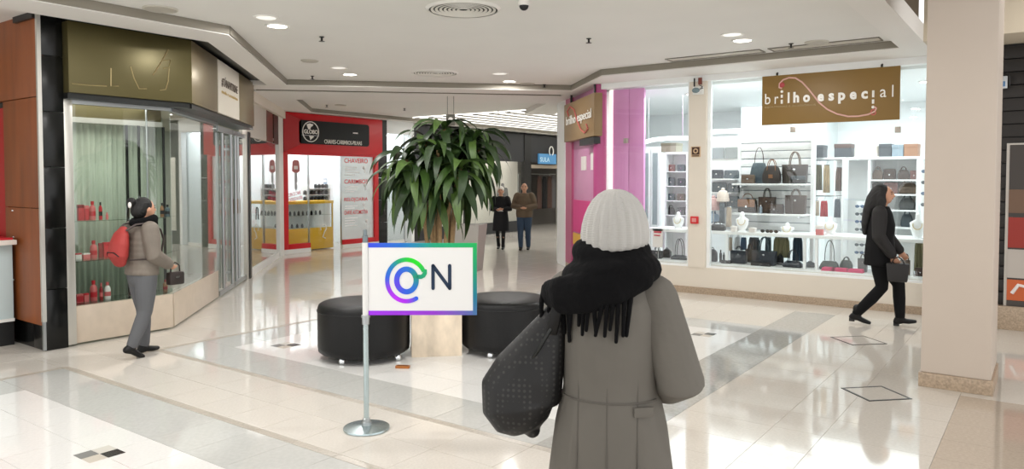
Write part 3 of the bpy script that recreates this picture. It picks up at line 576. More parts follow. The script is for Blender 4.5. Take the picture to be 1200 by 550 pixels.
a = on_x(379, 272, cx+.004); mb = MB(); mb.tube([(cx+.006, a.y+.09*math.cos(q), a.z+.1+.09*math.sin(q)) for q in [R(x) for x in range(-60, 230, 25)]], .014, 6); mb.tube([(cx+.006, a.y+.04, a.z+.02), (cx+.006, a.y-.02, a.z-.12), (cx+.006, a.y+.06, a.z-.16)], .014, 6); mb.build('white_emblem', LETTER, kc)
ORD = ('first', 'second', 'third', 'fourth', 'fifth', 'sixth', 'seventh', 'eighth', 'ninth', 'tenth', 'eleventh', 'twelfth')
KD = M('key_dark', (34, 36, 40), .4, .3)
for r, (z, xs) in enumerate(((zsf, range(335, 388, 5)), (zy+.005, range(336, 360, 6)))):
    for i, px in enumerate(xs):
        y = on_x(px, 250, cx-.2).y
        if y > B-.12: continue
        o = put('key_case', MB().lathe([(.028, 0), (.032, .02), (.03, .06), (.016, .09), (.014, .1)], n=10).mesh('key_case', KD), None, (cx-.2, y, z)); tag(o, '%s from left dark key case on the %s of the yellow counter' % (ORD[i], ('glass shelf', 'case floor')[r]), 'key case', 'key cases in the yellow counter %d' % r)
rk = thing('sole_rack', 'white stepped rack of dark rolls behind the yellow counter', 'rack', (cx-.75, 11.8, 0))
ry0 = on_x(361, 230, cx-.75).y; ry1 = on_x(386, 230, cx-.75).y
MB().box(cx-1.0, cx-.98, ry0, ry1, .02, 1.75).build('back_board', SHOPW, rk)
for z in (1.18, 1.34, 1.5): MB().box(cx-.98, cx-.72, ry0, ry1, z-.012, z).build('shelf', SHOPW, rk)
MB().box(cx-.98, cx-.72, ry0-.02, ry0, .02, 1.6).build('side', SHOPW, rk); MB().box(cx-.98, cx-.72, ry1, ry1+.02, .02, 1.6).build('side', SHOPW, rk)
for r, z in enumerate((1.18, 1.34, 1.5)):
    for i in range(7 if r < 2 else 4):
        y = ry1-.06-i*.115
        o = put('dark_roll', MB().lathe([(.035, 0), (.045, .01), (.045, .085), (.03, .1), (.03, .11)], n=12).mesh('dark_roll', KD), None, (cx-.8, y, z)); tag(o, '%s from right dark roll on the %s step of the white rack' % (ORD[i], ('bottom', 'middle', 'top')[r]), 'roll', 'dark rolls on rack step %d' % r)
a = on_x(382, 213, -15.9); pt = thing('wall_card', 'small blue edged card on the white wall of the key shop', 'card', (-16.08, a.y, a.z))
MB().box(0, .01, -.18, .18, -.06, .08).build('card', M('card_blue', (130, 160, 186), .5), pt, False); MB().box(.01, .013, -.16, .16, -.02, .06).build('card_face', WHITE, pt, False)
bd = thing('key_board', 'white board with dark hanging keys at the left key shop window', 'board', (-15.2, 10.75, 1.5)); MB().box(-15.4, -14.75, 10.72, 10.74, 1.3, 2.2).build('board', SHOPW, bd)
for i in range(5):
    for j in range(3): MB().obox((-14.85-.13*i, 10.755, 1.45+.25*j), (.05, .02, .14)).build('key', KD, bd)
# black tile pilaster
pt = thing('tile_pilaster', 'narrow black tiled pilaster at the right of the red shop front', 'pilaster', (kx, 13.95, 0))
for k in range(4): MB().box(kx-.12, kx+.03, 13.72, 14.05, k*.59+.004, (k+1)*.59-.004).build('wall_tile', BLKGR, pt, bevel=.003)
MB().box(kx-.12, kx+.03, 13.86, 14.05, 2.36, 3.3).build('top_tile', BLACK, pt)

# ================================================================== bright white shop front beyond, and the dark clothes shop
struct(MB().box(-16.2, -16.0, 14.05, 15.2, 0, 3.3).build('wall_shop', SHOPW)); struct(MB().box(-16.2, kx, 15.0, 15.12, 0, 3.3).build('wall_shop', SHOPW)); struct(MB().box(-16.2, kx-.085, 14.05, 15.0, 2.96, 3.1).build('ceiling', SHOPW)); struct(MB().box(kx-.08, kx, 14.05, 15.0, 2.96, 3.3).build('trim_21', SHOPW))
lp5 = tag(MB().box(-15.9, -14.6, 14.1, 14.95, 2.93, 2.955).build('ceiling_light_panel', M('panel_glow', (248, 252, 255), .5, emit=3.0)), 'white light panel in the ceiling of the bright white shop', 'light panel')
w5 = struct(empty('window_5', (kx, 14.5, 0))); MB().box(kx-.02, kx-.01, 14.06, 14.75, .08, 2.96).build('pane', GLASS, w5); MB().box(kx-.04, kx, 14.05, 14.75, 0, .08).build('bottom_rail', WHITE, w5); MB().box(kx-.04, kx, 14.73, 14.76, 0, 2.96).build('frame_post', STEEL, w5)
a = on_x(467, 278, -15.9); b = on_x(486, 278, -15.9); d2 = struct(empty('door_2', (-15.95, (a.y+b.y)/2, 0))); LW = M('light_wood', (196, 172, 138), .5, vary=(5, .1, (1, 1, .1)))
za = on_x(476, 212, -15.9).z; MB().box(-15.98, -15.93, a.y, min(b.y, 15.0), .02, za).build('door_leaf', LW, d2, bevel=.004); MB().tube([(-15.91, a.y+.08, 1.0), (-15.91, a.y+.08, 1.2)], .012, 8).build('handle', STEEL, d2)
t = thing('wall_notice', 'small framed notice on the bright white shop wall', 'notice', (*on_x(456, 194, -15.98),)); MB().box(0, .015, -.17, .17, -.09, .09).build('frame', M('notice_grey', (170, 182, 186), .5), t, False); MB().box(.015, .018, -.14, .14, -.06, .06).build('paper', WHITE, t, False)
DKF = M('charcoal_fascia', (38, 39, 42), .5)
ds = thing('dark_shop_front', 'charcoal shop front with wide dark fascia at the far end', 'shop front', (kx, 18.9, 0))
MB().box(kx-.12, kx, 15.13, 24.9, 2.32, 3.25).build('fascia', DKF, ds)
y1 = on_x(614, 200, kx).y; y2 = on_x(622, 200, kx).y; y3 = on_x(545, 200, kx).y
MB().box(kx-.125, kx+.02, y1, y2, 0, 3.25).build('pillar', BLACK, ds); MB().box(kx-.1, kx, 15.13, 15.3, 0, 2.32).build('pillar', BLACK, ds); MB().box(kx-.1, kx, 15.3, y1, 0, .35).build('plinth', DKF, ds)
w6 = struct(empty('window_6', (kx, 17, 0))); MB().box(kx-.05, kx-.04, 15.3, y1, .35, 2.32).build('pane', GLASS, w6); MB().box(kx-.06, kx-.03, y3-.02, y3+.02, .35, 2.32).build('mullion', DKF, w6)
struct(MB().box(-16.2, -16.0, 15.1, 25, 0, 3.3).build('wall_shop', M('dark_in', (96, 92, 88), .8))); struct(MB().box(-16.2, kx-.13, 15.13, 25, 2.9, 3.0).build('ceiling', M('dark_in')))
struct(MB().box(-15.0, -14.9, 15.2, y1+.4, .02, 2.85).build('wall_shop', M('pale_in', (222, 216, 206), .7)))
a = on_x(631, 192, kx+.03); b = on_x(651, 181, kx+.03); bs = thing('blue_sign', 'small blue lit sign over the dark shop entrance', 'sign', (kx+.03, (a.y+b.y)/2, a.z))
MB().box(kx, kx+.06, a.y, b.y, a.z, b.z).build('sign_box', M('blue_sign', (74, 128, 170), .4, emit=.25), bs); text('SULA', 'lettering', M('sky_letter', (190, 222, 240), .5), bs, (kx+.063, a.y+.06, a.z+.07), PI/2, (b.y-a.y)*.55, .16, .002, .02)
MB().tube([(kx+.08, b.y-.35+.13*math.cos(R(q)), b.z+.1+.16*math.sin(R(q))) for q in range(-60, 250, 20)], .02, 6).build('white_swirl', LETTER, bs)
tag(MB().box(kx-.3, kx-.125, y2+.05, 24.2, 2.12, 2.24).build('entrance_lintel', M('lintel_beige', (178, 164, 146), .6)), 'beige lintel board over the dark shop entrance', 'lintel')
GAR = [M('cloth_black', (14, 14, 17), .85), M('cloth_brown', (78, 56, 48), .85), M('cloth_grey', (90, 88, 88), .85), M('cloth_cream', (214, 206, 194), .85), M('cloth_navy', (34, 44, 66), .85)]
def garment(c, w, h, m, label, rz=0., group=None, cat='garment', name='hanging_garment'):
    t = thing(name, label, cat, c, rz, group); n = 7; mb = MB(); rings = []
    for (z, ww, dd) in ((0, .5, .22), (-.03, .62, .3), (-h*.12, .9, .4), (-h*.5, .92, .45), (-h, 1.0, .5)): rings.append(((0, 0, z), (w*ww/2, w*dd/3)))
    mb.tube([r[0] for r in rings], [r[1] for r in rings], 14); mb.build('cloth', m, t, False, angle=60)
    MB().tube([(0, 0, -.01), (0, 0, .03), (.02, 0, .05), (.015, 0, .075), (-.01, 0, .075)], .004, 6).build('hanger_hook', CHROME, t, False); return t
for i, (px, m, g) in enumerate(((632, 1, 'brown'), (638, 0, 'black'), (644, 1, 'dark brown'), (649, 2, 'grey'), (655, 3, 'cream'))):
    y = on_x(px, 230, -15.2).y; garment((-15.2, y, 1.85), .3, 1.2, GAR[m], '%s garment hanging in the dark shop entrance' % g, PI/2, 'garments in the dark shop')
cr_ = thing('clothes_rail', 'long chrome clothes rail in the dark shop entrance', 'rail', (-15.2, 23, 0)); MB().tube([(-15.2, y2+.4, 1.925), (-15.2, 25, 1.925)], .012, 8).build('rail', CHROME, cr_)
for y in (y2+.45, 24.95): MB().tube([(-15.2, y, 0), (-15.2, y, 1.925)], .014, 8).build('post', CHROME, cr_)
p = on_x(589, 270, -14.66); t = thing('mannequin', 'dark dressed mannequin in the far shop window', 'mannequin', (-14.66, p.y, .0), PI/2)
MB().lathe([(.2, 0), (.2, .02), (.02, .03), (.02, .95)], n=18).build('stand', CHROME, t, False)
mb = MB(); mb.tube([(0, 0, .9), (0, 0, 1.05), (0, 0, 1.2), (0, 0, 1.4), (0, 0, 1.48)], [(.17, .11), (.13, .1), (.17, .12), (.2, .1), (.06, .06)], 16, round_end=True); mb.tube([(0, 0, 1.48), (0, 0, 1.56)], .05, 12, round_end=True)
for s in (-1, 1): mb.tube([(.19*s, 0, 1.4), (.25*s, 0, 1.15), (.25*s, .06, .9)], [.055, .045, .035], 10, round_end=True)
mb.build('torso', GAR[2], t, False); MB().tube([(0, 0, .75), (0, 0, 1.0), (0, 0, 1.15)], [(.22, .16), (.19, .13), (.15, .11)], 16).build('skirt', GAR[0], t, False)
# ================================================================== ACCESSORY SHOP on the right (front along y = 10.75)
gy0 = 10.75; XL, XR = -6.0, -1.02; PX0, PX1 = -4.47, -4.20
FRAMEW = M('frame_white', (244, 246, 246), .4)
struct(MB().box(XL, XR, gy0, gy0+.16, .1, .40).build('wall_front', CREAM)); struct(MB().box(XL, XR, gy0-.02, gy0+.14, 0, .1).build('baseboard_front', GRANITE)); struct(MB().box(XL, XR, gy0-.01, gy0+.16, 3.21, 3.3).build('trim_22', FRAMEW))
struct(MB().box(PX0, PX1, gy0-.02, gy0+.2, .4, 3.21).build('wall_pier', CREAM))
w7 = struct(empty('window_7', (-3, gy0, .4)))
MB().box(PX1, -2.96, gy0+.05, gy0+.06, .43, 3.21).build('pane', GLASS, w7); MB().box(-2.954, -1.63, gy0+.05, gy0+.06, .43, 3.21).build('pane', GLASS, w7); MB().box(-1.624, XR, gy0+.05, gy0+.06, .43, 3.21).build('pane', GLASS, w7)
MB().box(PX1, XR, gy0+.02, gy0+.1, .40, .43).build('sill', FRAMEW, w7); MB().box(PX1, PX1+.05, gy0+.03, gy0+.09, .43, 3.21).build('frame_post', M('frame_cool_white', (244, 248, 248), .4), w7)  # post in a slightly cooler white, not emissive
CLIPM = M('clip_steel', (176, 168, 158), .35, .5)
for px, py in ((929, 152), (1052, 152), (829, 241), (829, 160)):
    p = on_y(px, py, gy0+.04); MB().box(p.x-.035, p.x+.035, gy0+.035, gy0+.075, p.z-.04, p.z+.04).build('glass_clip', CLIPM, w7, bevel=.004)
w8 = struct(empty('window_8', (-5, gy0, .4)))
MB().box(-5.56, PX0, gy0+.05, gy0+.06, .43, 3.21).build('pane', GLASS, w8); MB().box(XL, -5.566, gy0+.05, gy0+.06, .43, 3.21).build('pane', GLASS, w8); MB().box(XL, PX0, gy0+.02, gy0+.1, .40, .43).build('sill', FRAMEW, w8)
p = on_y(733, 165, gy0+.04); MB().box(p.x-.035, p.x+.035, gy0+.035, gy0+.075, p.z-.04, p.z+.04).build('glass_clip', CLIPM, w8, bevel=.004); MB().box(PX0-.04, PX0, gy0+.03, gy0+.09, .43, 3.21).build('frame_post', FRAMEW, w8)
# pink corner panel behind the glass, white light strip and rounded magenta column
pc = thing('corner_panel', 'tall glossy pink panel behind the glass at the shop corner', 'panel', (-5.6, gy0+.2, .4))
MB().box(-5.86, -5.57, gy0+.14, gy0+.2, .4, 3.2).build('panel', PINK, pc, bevel=.004); MB().box(-5.562, -5.3, gy0+.14, gy0+.2, .4, 3.2).build('panel', PINK, pc, bevel=.004)
ls = tag(MB().box(-5.92, -5.865, gy0+.12, gy0+.2, .4, 3.2).build('light_strip', M('strip_glow', (255, 250, 238), .5, emit=.5)), 'vertical white light strip beside the pink corner panel', 'light strip')
mc = thing('corner_column', 'rounded magenta column at the corner of the accessory shop', 'column', (-6.08, gy0+.1, 0))
MB().lathe([(.11, .1), (.11, 3.3)], (0, .0, 0), n=28).build('shaft', MAGENTA, mc, False); MB().lathe([(.125, 0), (.125, .1)], n=28).build('base_ring', GRANITE, mc, False)
# angled side front along x + y = 4.8
sA = 4.74; dA0, dA1 = 16.95, d_(663, sA); dA2 = d_(654.5, sA)
sd_ = thing('pink_side_front', 'angled magenta and pink side front of the accessory shop', 'shop front', (*SD(sA, 19), 0))
aprism(MB(), sA, sA+.15, dA0, dA1, 0, .1).build('base', GRANITE, sd_); aprism(MB(), sA, sA+.15, dA0, dA0+.35, .1, 3.3).build('frame_post', MAGENTA, sd_); aprism(MB(), sA, sA+.15, dA1-.7, dA1, .1, 3.3).build('frame_post', M('magenta_deep', (186, 92, 128), .4), sd_)
aprism(MB(), sA+.06, sA+.15, dA0+.35, dA1-.7, .1, 3.3).build('pink_panel', M('pink_dusty', (204, 138, 178), .4, vary=(1.2, .08)), sd_)
aprism(MB(), sA+.02, sA+.06, dA0+.5, dA1-.8, .75, 1.35).build('magenta_poster', M('poster_magenta', (214, 40, 130), .4), sd_); aprism(MB(), sA+.02, sA+.06, dA0+.5, dA1-.8, .5, .72).build('yellow_poster', M('poster_yellow', (226, 176, 60), .4), sd_)
aprism(MB(), sA+.04, sA+.06, dA0+.4, dA0+.85, 1.9, 2.2).build('white_card', PWHT, sd_); aprism(MB(), sA+.04, sA+.06, dA0+1.3, dA0+1.8, 1.9, 2.15).build('white_card', PWHT, sd_)
struct(aprism(MB(), sA-.02, sA+.2, dA1, dA2, 0, 3.3).build('wall_pier', FRAMEW))
# projecting side sign
b0, b1 = d_(697, sA-.2), d_(662, sA-.2); zt0 = 3.14
sg = thing('side_sign', 'brown brilho especial box sign on the angled pink side', 'sign', (*SD(sA, (b0+b1)/2), 2.4))
BRN = M('sign_brown', (133, 102, 46), .45)
aprism(MB(), sA-.22, sA-.02, b0, b1, 2.44, zt0).build('sign_box', M('sign_taupe', (140, 114, 78), .45), sg, bevel=.006); q = SD(sA-.24, b1-.3)
wS = (b1-b0)/math.sqrt(2)*.86; text('brilho', 'lettering', LETTER, sg, (q[0], q[1], 2.74), R(-45), wS*.4, .16, .003, .005); text('especial', 'lettering', LETTER, sg, (q[0]+wS*.46/math.sqrt(2), q[1]-wS*.46/math.sqrt(2), 2.70), R(-45), wS*.52, .2, .003, .005)
def on_side(t, z): q = SD(sA-.245, b1+(b0-b1)*t); return (q[0], q[1], z)
MB().tube([on_side(.2, 2.9), on_side(.15, 3.0), on_side(.25, 3.07), on_side(.4, 2.98), on_side(.5, 2.78), on_side(.62, 2.6), on_side(.75, 2.52), on_side(.85, 2.58), on_side(.8, 2.66)], .012, 6).build('swirl', M('swirl_rose', (200, 100, 96), .5), sg)
mb = MB()
for dd in (b0+.3, b1-.4): mb.tube([(*SD(sA-.12, dd), zt0), (*SD(sA-.12, dd), 3.3)], .02, 8)
mb.build('hanger_rod', DARKM, sg); aprism(MB(), sA-.2, sA-.04, b0+.1, b1-1.6, 2.32, 2.43).build('lower_bracket', BLACK, sg)

# shell of the shop
struct(MB().box(-9, XR, 15.5, 15.6, 0, 3.2).build('wall_shop', SHOPW)); struct(MB().box(XR, XR+.1, gy0, 15.6, 0, 3.4).build('wall_shop', SHOPW)); struct(MB().prism([(-5.9, gy0+.16), (XR, gy0+.16), (XR, 15.5), (-8.3, 15.5), (-8.3, 13.4)], 3.17, 3.21).build('ceiling', SHOPW))
struct(aprism(MB(), sA+.2, sA+.26, dA0, dA2+.2, 0, 3.2).build('wall_shop', SHOPW)); struct(MB().box(-8.4, -8.3, 13.2, 15.6, 0, 3.2).build('wall_shop', SHOPW))
struct(MB().prism([(-5.85, gy0+.16), (XR, gy0+.16), (XR, 15.5), (-8.3, 15.5), (-8.3, 13.45)], 0, .012).build('floor', M('shop_floor', (226, 224, 220), .2)))
struct(MB().box(-5.0, -3.4, 14.6, 15.5, 0, 3.17).build('wall_shop', M('shop_wall_grey', (222, 228, 228), .5)))
for i, (x, y) in enumerate(((-4.9, 11.9), (-1.9, 11.5), (-1.5, 12.4), (-3.2, 12.0), (-3.9, 13.6), (-2.4, 14.2))):
    t = thing('shop_downlight', 'bright recessed ceiling light in the accessory shop ' + ('behind the pink panel', 'right of the brown sign, nearer one', 'right of the brown sign, deeper one', 'behind the brown sign, nearer one', 'above the white side wall', 'behind the brown sign, deepest one')[i], 'ceiling light', (x, y, 3.17), 0, 'lights inside the accessory shop')
    MB().lathe([(0, -.006), (.1, -.006), (.1, -.001)], n=20).build('lamp', LAMPON, t, False); MB().lathe([(.1, -.001), (.1, -.012), (.125, -.01), (.125, -.001)], n=20).build('rim', RIM, t, False)

# main brown sign hanging inside the glass
sy = gy0-.03; a = on_y(893, 147, sy); b = on_y(1055.5, 77, sy); sx0, sx1, sz0, sz1 = a.x, b.x, a.z, b.z
ms = thing('shop_sign', 'wide brown brilho especial sign hanging over the bag window', 'sign', ((sx0+sx1)/2, sy, sz0))
MB().box(sx0, sx1, sy-.015, sy+.015, sz0, sz1).build('sign_board', BRN, ms, bevel=.003)
def sp(u, v, e=.018): return Vector((sx0+(sx1-sx0)*u, sy-e, sz1+(sz0-sz1)*v))   # u,v on the board
W = sx1-sx0; Hs = sz1-sz0
# u,v of each letter measured on the board (perspective removed)
for s, u0, u1, v0, v1, off in (('b', .025, .068, .36, .575, .0), ('r', .102, .13, .43, .575, .0), ('l', .203, .217, .36, .575, .045), ('h', .246, .29, .36, .575, .045), ('o', .32, .372, .43, .58, .045),
     ('e', .428, .476, .43, .58, .045), ('s', .508, .548, .43, .58, .04), ('p', .578, .628, .43, .645, .045), ('e', .66, .708, .43, .58, .04), ('c', .74, .785, .43, .58, .04), ('a', .868, .91, .42, .57, .0), ('l', .948, .957, .35, .57, .0)):
    p = sp(u0, v1); text(s, 'lettering', LETTER, ms, p, 0, (u1-u0)*W, (v1-v0)*Hs, .004, off)
for u, vs_ in ((.157, ((.5, .58), (.40, .46))), (.822, ((.43, .56), (.6, .68)))):
    for v0, v1 in vs_: MB().tube([sp(u, v0), sp(u, v1)], .015, 8).build('lettering', LETTER, ms)
for u, v in ((.157, .335), (.822, .745)): MB().ell(sp(u, v), (.02, .01, .02), 10, 6).build('lettering_dot', LETTER, ms)
text('BIJOUTERIAS E ACESSÓRIOS', 'lettering', M('tan_letter', (176, 154, 112), .6), ms, sp(.025, .665), 0, .39*W, .055*Hs, .003)
pl_ = [(.157, .27), (.135, .25), (.138, .17), (.165, .1), (.21, .065), (.26, .08), (.31, .17), (.36, .32), (.40, .46), (.44, .6), (.50, .74), (.57, .84), (.65, .9), (.72, .905), (.79, .88), (.835, .83), (.845, .77), (.83, .74)]
MB().tube([sp(u, v) for u, v in pl_], .011, 6).build('swirl', M('swirl_pale', (222, 176, 166), .5), ms); MB().ell(sp(.157, .2), (.038, .012, .038), 12, 8).build('rose_bead', M('bead_rose', (176, 62, 66), .4), ms); MB().tube([sp(.825+.016*math.cos(q/3), .84+.05*math.sin(q/3)) for q in range(18)], .008, 6).build('curl', M('swirl_rose'), ms)
for u in (.115, .875): p = sp(u, 0); MB().tube([(p.x, sy, sz1-.01), (p.x, sy, sz1+.03), (p.x, gy0+.02, sz1+.045)], .014, 8).build('hanger', BLACK, ms)

# things on the pier
p = on_y(815.5, 178, gy0-.02); t = thing('safety_sign', 'small square fire equipment sign on the cream pier', 'sign', (p.x, gy0-.02, p.z))
MB().box(-.075, .075, -.008, 0, -.08, .08).build('plate', M('sign_tan', (206, 176, 140), .5), t, False); MB().box(-.06, .06, -.011, -.008, -.045, .07).build('dark_field', M('sign_dkbrown', (72, 46, 34), .5), t, False)
MB().tube([(.03*math.cos(R(q)), -.013, .012+.03*math.sin(R(q))) for q in range(0, 360, 24)], .009, 6, closed=True).build('ring_symbol', M('sign_tan'), t, False); MB().box(-.055, .055, -.011, -.008, -.07, -.055).build('text_bar', M('sign_dkbrown'), t, False)
p = on_y(814.5, 258, gy0-.02); t = thing('fire_alarm', 'small red fire alarm box on the cream pier', 'alarm', (p.x, gy0-.02, p.z))
MB().box(-.06, .06, -.04, 0, -.055, .055).build('housing', RED, t, False, bevel=.006); MB().box(-.035, .035, -.044, -.04, -.03, .03).build('glass_plate', M('alarm_rose', (226, 150, 146), .3), t, False)
p = on_y(819, 104, gy0-.02); t = thing('emergency_lamp', 'small emergency lamp with wires high on the cream pier', 'lamp', (p.x, gy0-.02, p.z))
MB().box(-.08, .08, -.05, 0, -.09, .03).build('housing', WHITE, t, False, bevel=.008); MB().ell((-.02, -.07, -.03), (.06, .04, .04)).build('lens', M('lens_grey', (120, 140, 146), .2), t, False); MB().box(-.0, .05, -.03, 0, .06, .16).build('red_box', M('rust_box', (122, 58, 46), .5), t, False)
MB().tube([(.02, -.03, .05), (.08, -.06, .02), (.04, -.07, -.02), (.09, -.06, .0)], .007, 6).build('wire', BLACK, t, False); MB().box(-.075, -.06, -.02, 0, .0, .16).build('conduit', BLACK, t, False)

# ------------------------------------------------------------------ display furniture behind the glass
YS = 11.60
def zat(px, py, y): return on_y(px, py, y).z
zLow = .46; zTab = zat(900, 273, 11.0); zS1 = zat(905, 215.3, 11.35); zS2 = zat(905, 250.3, 11.35)
pf = thing('display_platform', 'long low white platform along the bag shop window', 'platform', (-3, 11.3, 0))
MB().box(-5.3, XR, gy0+.17, YS, .012, zLow-.03).build('body', CREAM, pf); MB().box(-5.3, XR, gy0+.165, YS, zLow-.03, zLow).build('top', FRAMEW, pf)
tb = thing('display_shelf', 'long white display shelf running across the bag shop window', 'shelf', (-3, 11.2, zLow))
MB().box(-4.18, XR, gy0+.2, YS, zTab-.05, zTab).build('shelf_top', FRAMEW, tb, bevel=.006)
for px in (832, 852, 943, 957, 1069): x = on_y(px, 300, gy0+.25).x; MB().box(x-.018, x+.018, gy0+.23, gy0+.27, zLow, zTab-.05).build('leg', FRAMEW, tb)
for x in (-4.1, -2.6, XR+.06): MB().box(x-.018, x+.018, YS-.05, YS-.01, zLow, zTab-.05).build('leg', FRAMEW, tb)
t2 = thing('display_shelf', 'short white display shelf left of the cream pier', 'shelf', (-4.9, 11.2, zLow))
MB().box(-5.28, PX0-.03, gy0+.2, YS, zTab-.05, zTab).build('shelf_top', FRAMEW, t2, bevel=.006)
for x in (-5.24, PX0-.08):
    for y in (gy0+.24, YS-.05): MB().box(x-.018, x+.018, y-.018, y+.018, zLow, zTab-.05).build('leg', FRAMEW, t2)
# slat wall: single slats with grooves
xa, xb = on_y(868, 200, YS).x, on_y(951, 200, YS).x; zt = zat(910, 158, YS)
sw = thing('slat_wall', 'white slat wall with grooves behind the designer handbags', 'wall panel', ((xa+xb)/2, YS, zTab)); n = 12
for k in range(n):
    z0 = zTab+(zt-zTab)*k/n; MB().box(xa, xb, YS, YS+.025, z0+.006, z0+(zt-zTab)/n-.006).build('slat', FRAMEW, sw, bevel=.003)
MB().box(xa, xb, YS+.02, YS+.05, zTab, zt).build('backing', M('slat_groove', (120, 132, 138), .6), sw); MB().box(xb, xb+.05, YS-.05, YS+.06, zLow, zt+.03).build('side_post', FRAMEW, sw); MB().box(xa-.04, xa, YS-.03, YS+.06, zLow, zt+.03).build('side_post', FRAMEW, sw)
for z, lb in ((zS1, 'upper white bag shelf on the slat wall'), (zS2, 'second white bag shelf on the slat wall')):
    t = thing('bag_shelf', lb, 'shelf', ((xa+xb)/2, YS-.01, z), 0, 'bag shelves on the slat wall'); MB().box(xa, xb, 11.2, YS-.012, z-.025, z).build('board', FRAMEW, t, bevel=.004)
    for x in (xa+.1, xb-.1): MB().box(x-.01, x+.01, 11.3, YS-.005, z-.06, z-.025).build('bracket', CHROME, t)
a = on_y(838, 160, YS).x; lv = tag(MB().box(a, xb+.05, YS-.25, YS-.1, zt+.04, zt+.1).build('light_valance', M('valance_glow', (250, 254, 255), .5, emit=1.0)), 'white lit valance over the handbag slat wall', 'light'); 
# left cube rack with clutches
xc0, xc1 = on_y(830, 220, YS).x, xa-.05; zr = [zat(848, y, YS-.2) for y in (209.5, 225.5, 243.5)]
cr = thing('clutch_rack', 'narrow white rack of clutches left of the slat wall', 'rack', ((xc0+xc1)/2, YS, zTab))
MB().box(xc0, xc1, YS, YS+.03, zTab, zt).build('back', FRAMEW, cr)
for z in zr: MB().box(xc0, xc1, YS-.3, YS, z-.02, z).build('shelf', FRAMEW, cr)
for px0, px1 in ((832, 848), (849, 866)):
    a, b = on_y(px0, 180, YS-.02), on_y(px1, 180, YS-.02); MB().box(a.x, b.x, YS-.02, YS, zat(850, 186, YS), zat(850, 173, YS)).build('mirror_tile', M('mirror_grey', (160, 168, 172), .2, .5), cr)

# ------------------------------------------------------------------ handbags
def arch(x0, x1, z0, z1, y, n=12, lean=0.):
    return [((x0+x1)/2-(x1-x0)/2*math.cos(PI*i/n)*(1 if 0 < i < n else 1), y+lean*math.sin(PI*i/n), z0+(z1-z0)*math.sin(PI*i/n)**.8) for i in range(n+1)]
LEA = {}
def leather(n, rgb, r=.45): LEA[n] = M('leather_'+n, tuple(c*.8 for c in rgb), r, vary=(30, .12), bump=(80, .1)); return LEA[n]
for n, c in (('navy', (34, 46, 60)), ('black', (26, 27, 30)), ('slate', (84, 98, 106)), ('brown', (78, 58, 48)), ('dkbrown', (56, 44, 40)), ('tan', (164, 112, 72)), ('grey', (112, 114, 114)), ('teal', (70, 92, 100)), ('taupe', (122, 102, 86)), ('beige', (206, 190, 168)), ('green', (78, 92, 88)), ('denim', (92, 122, 158)), ('rosewood', (140, 84, 76))): leather(n, c)
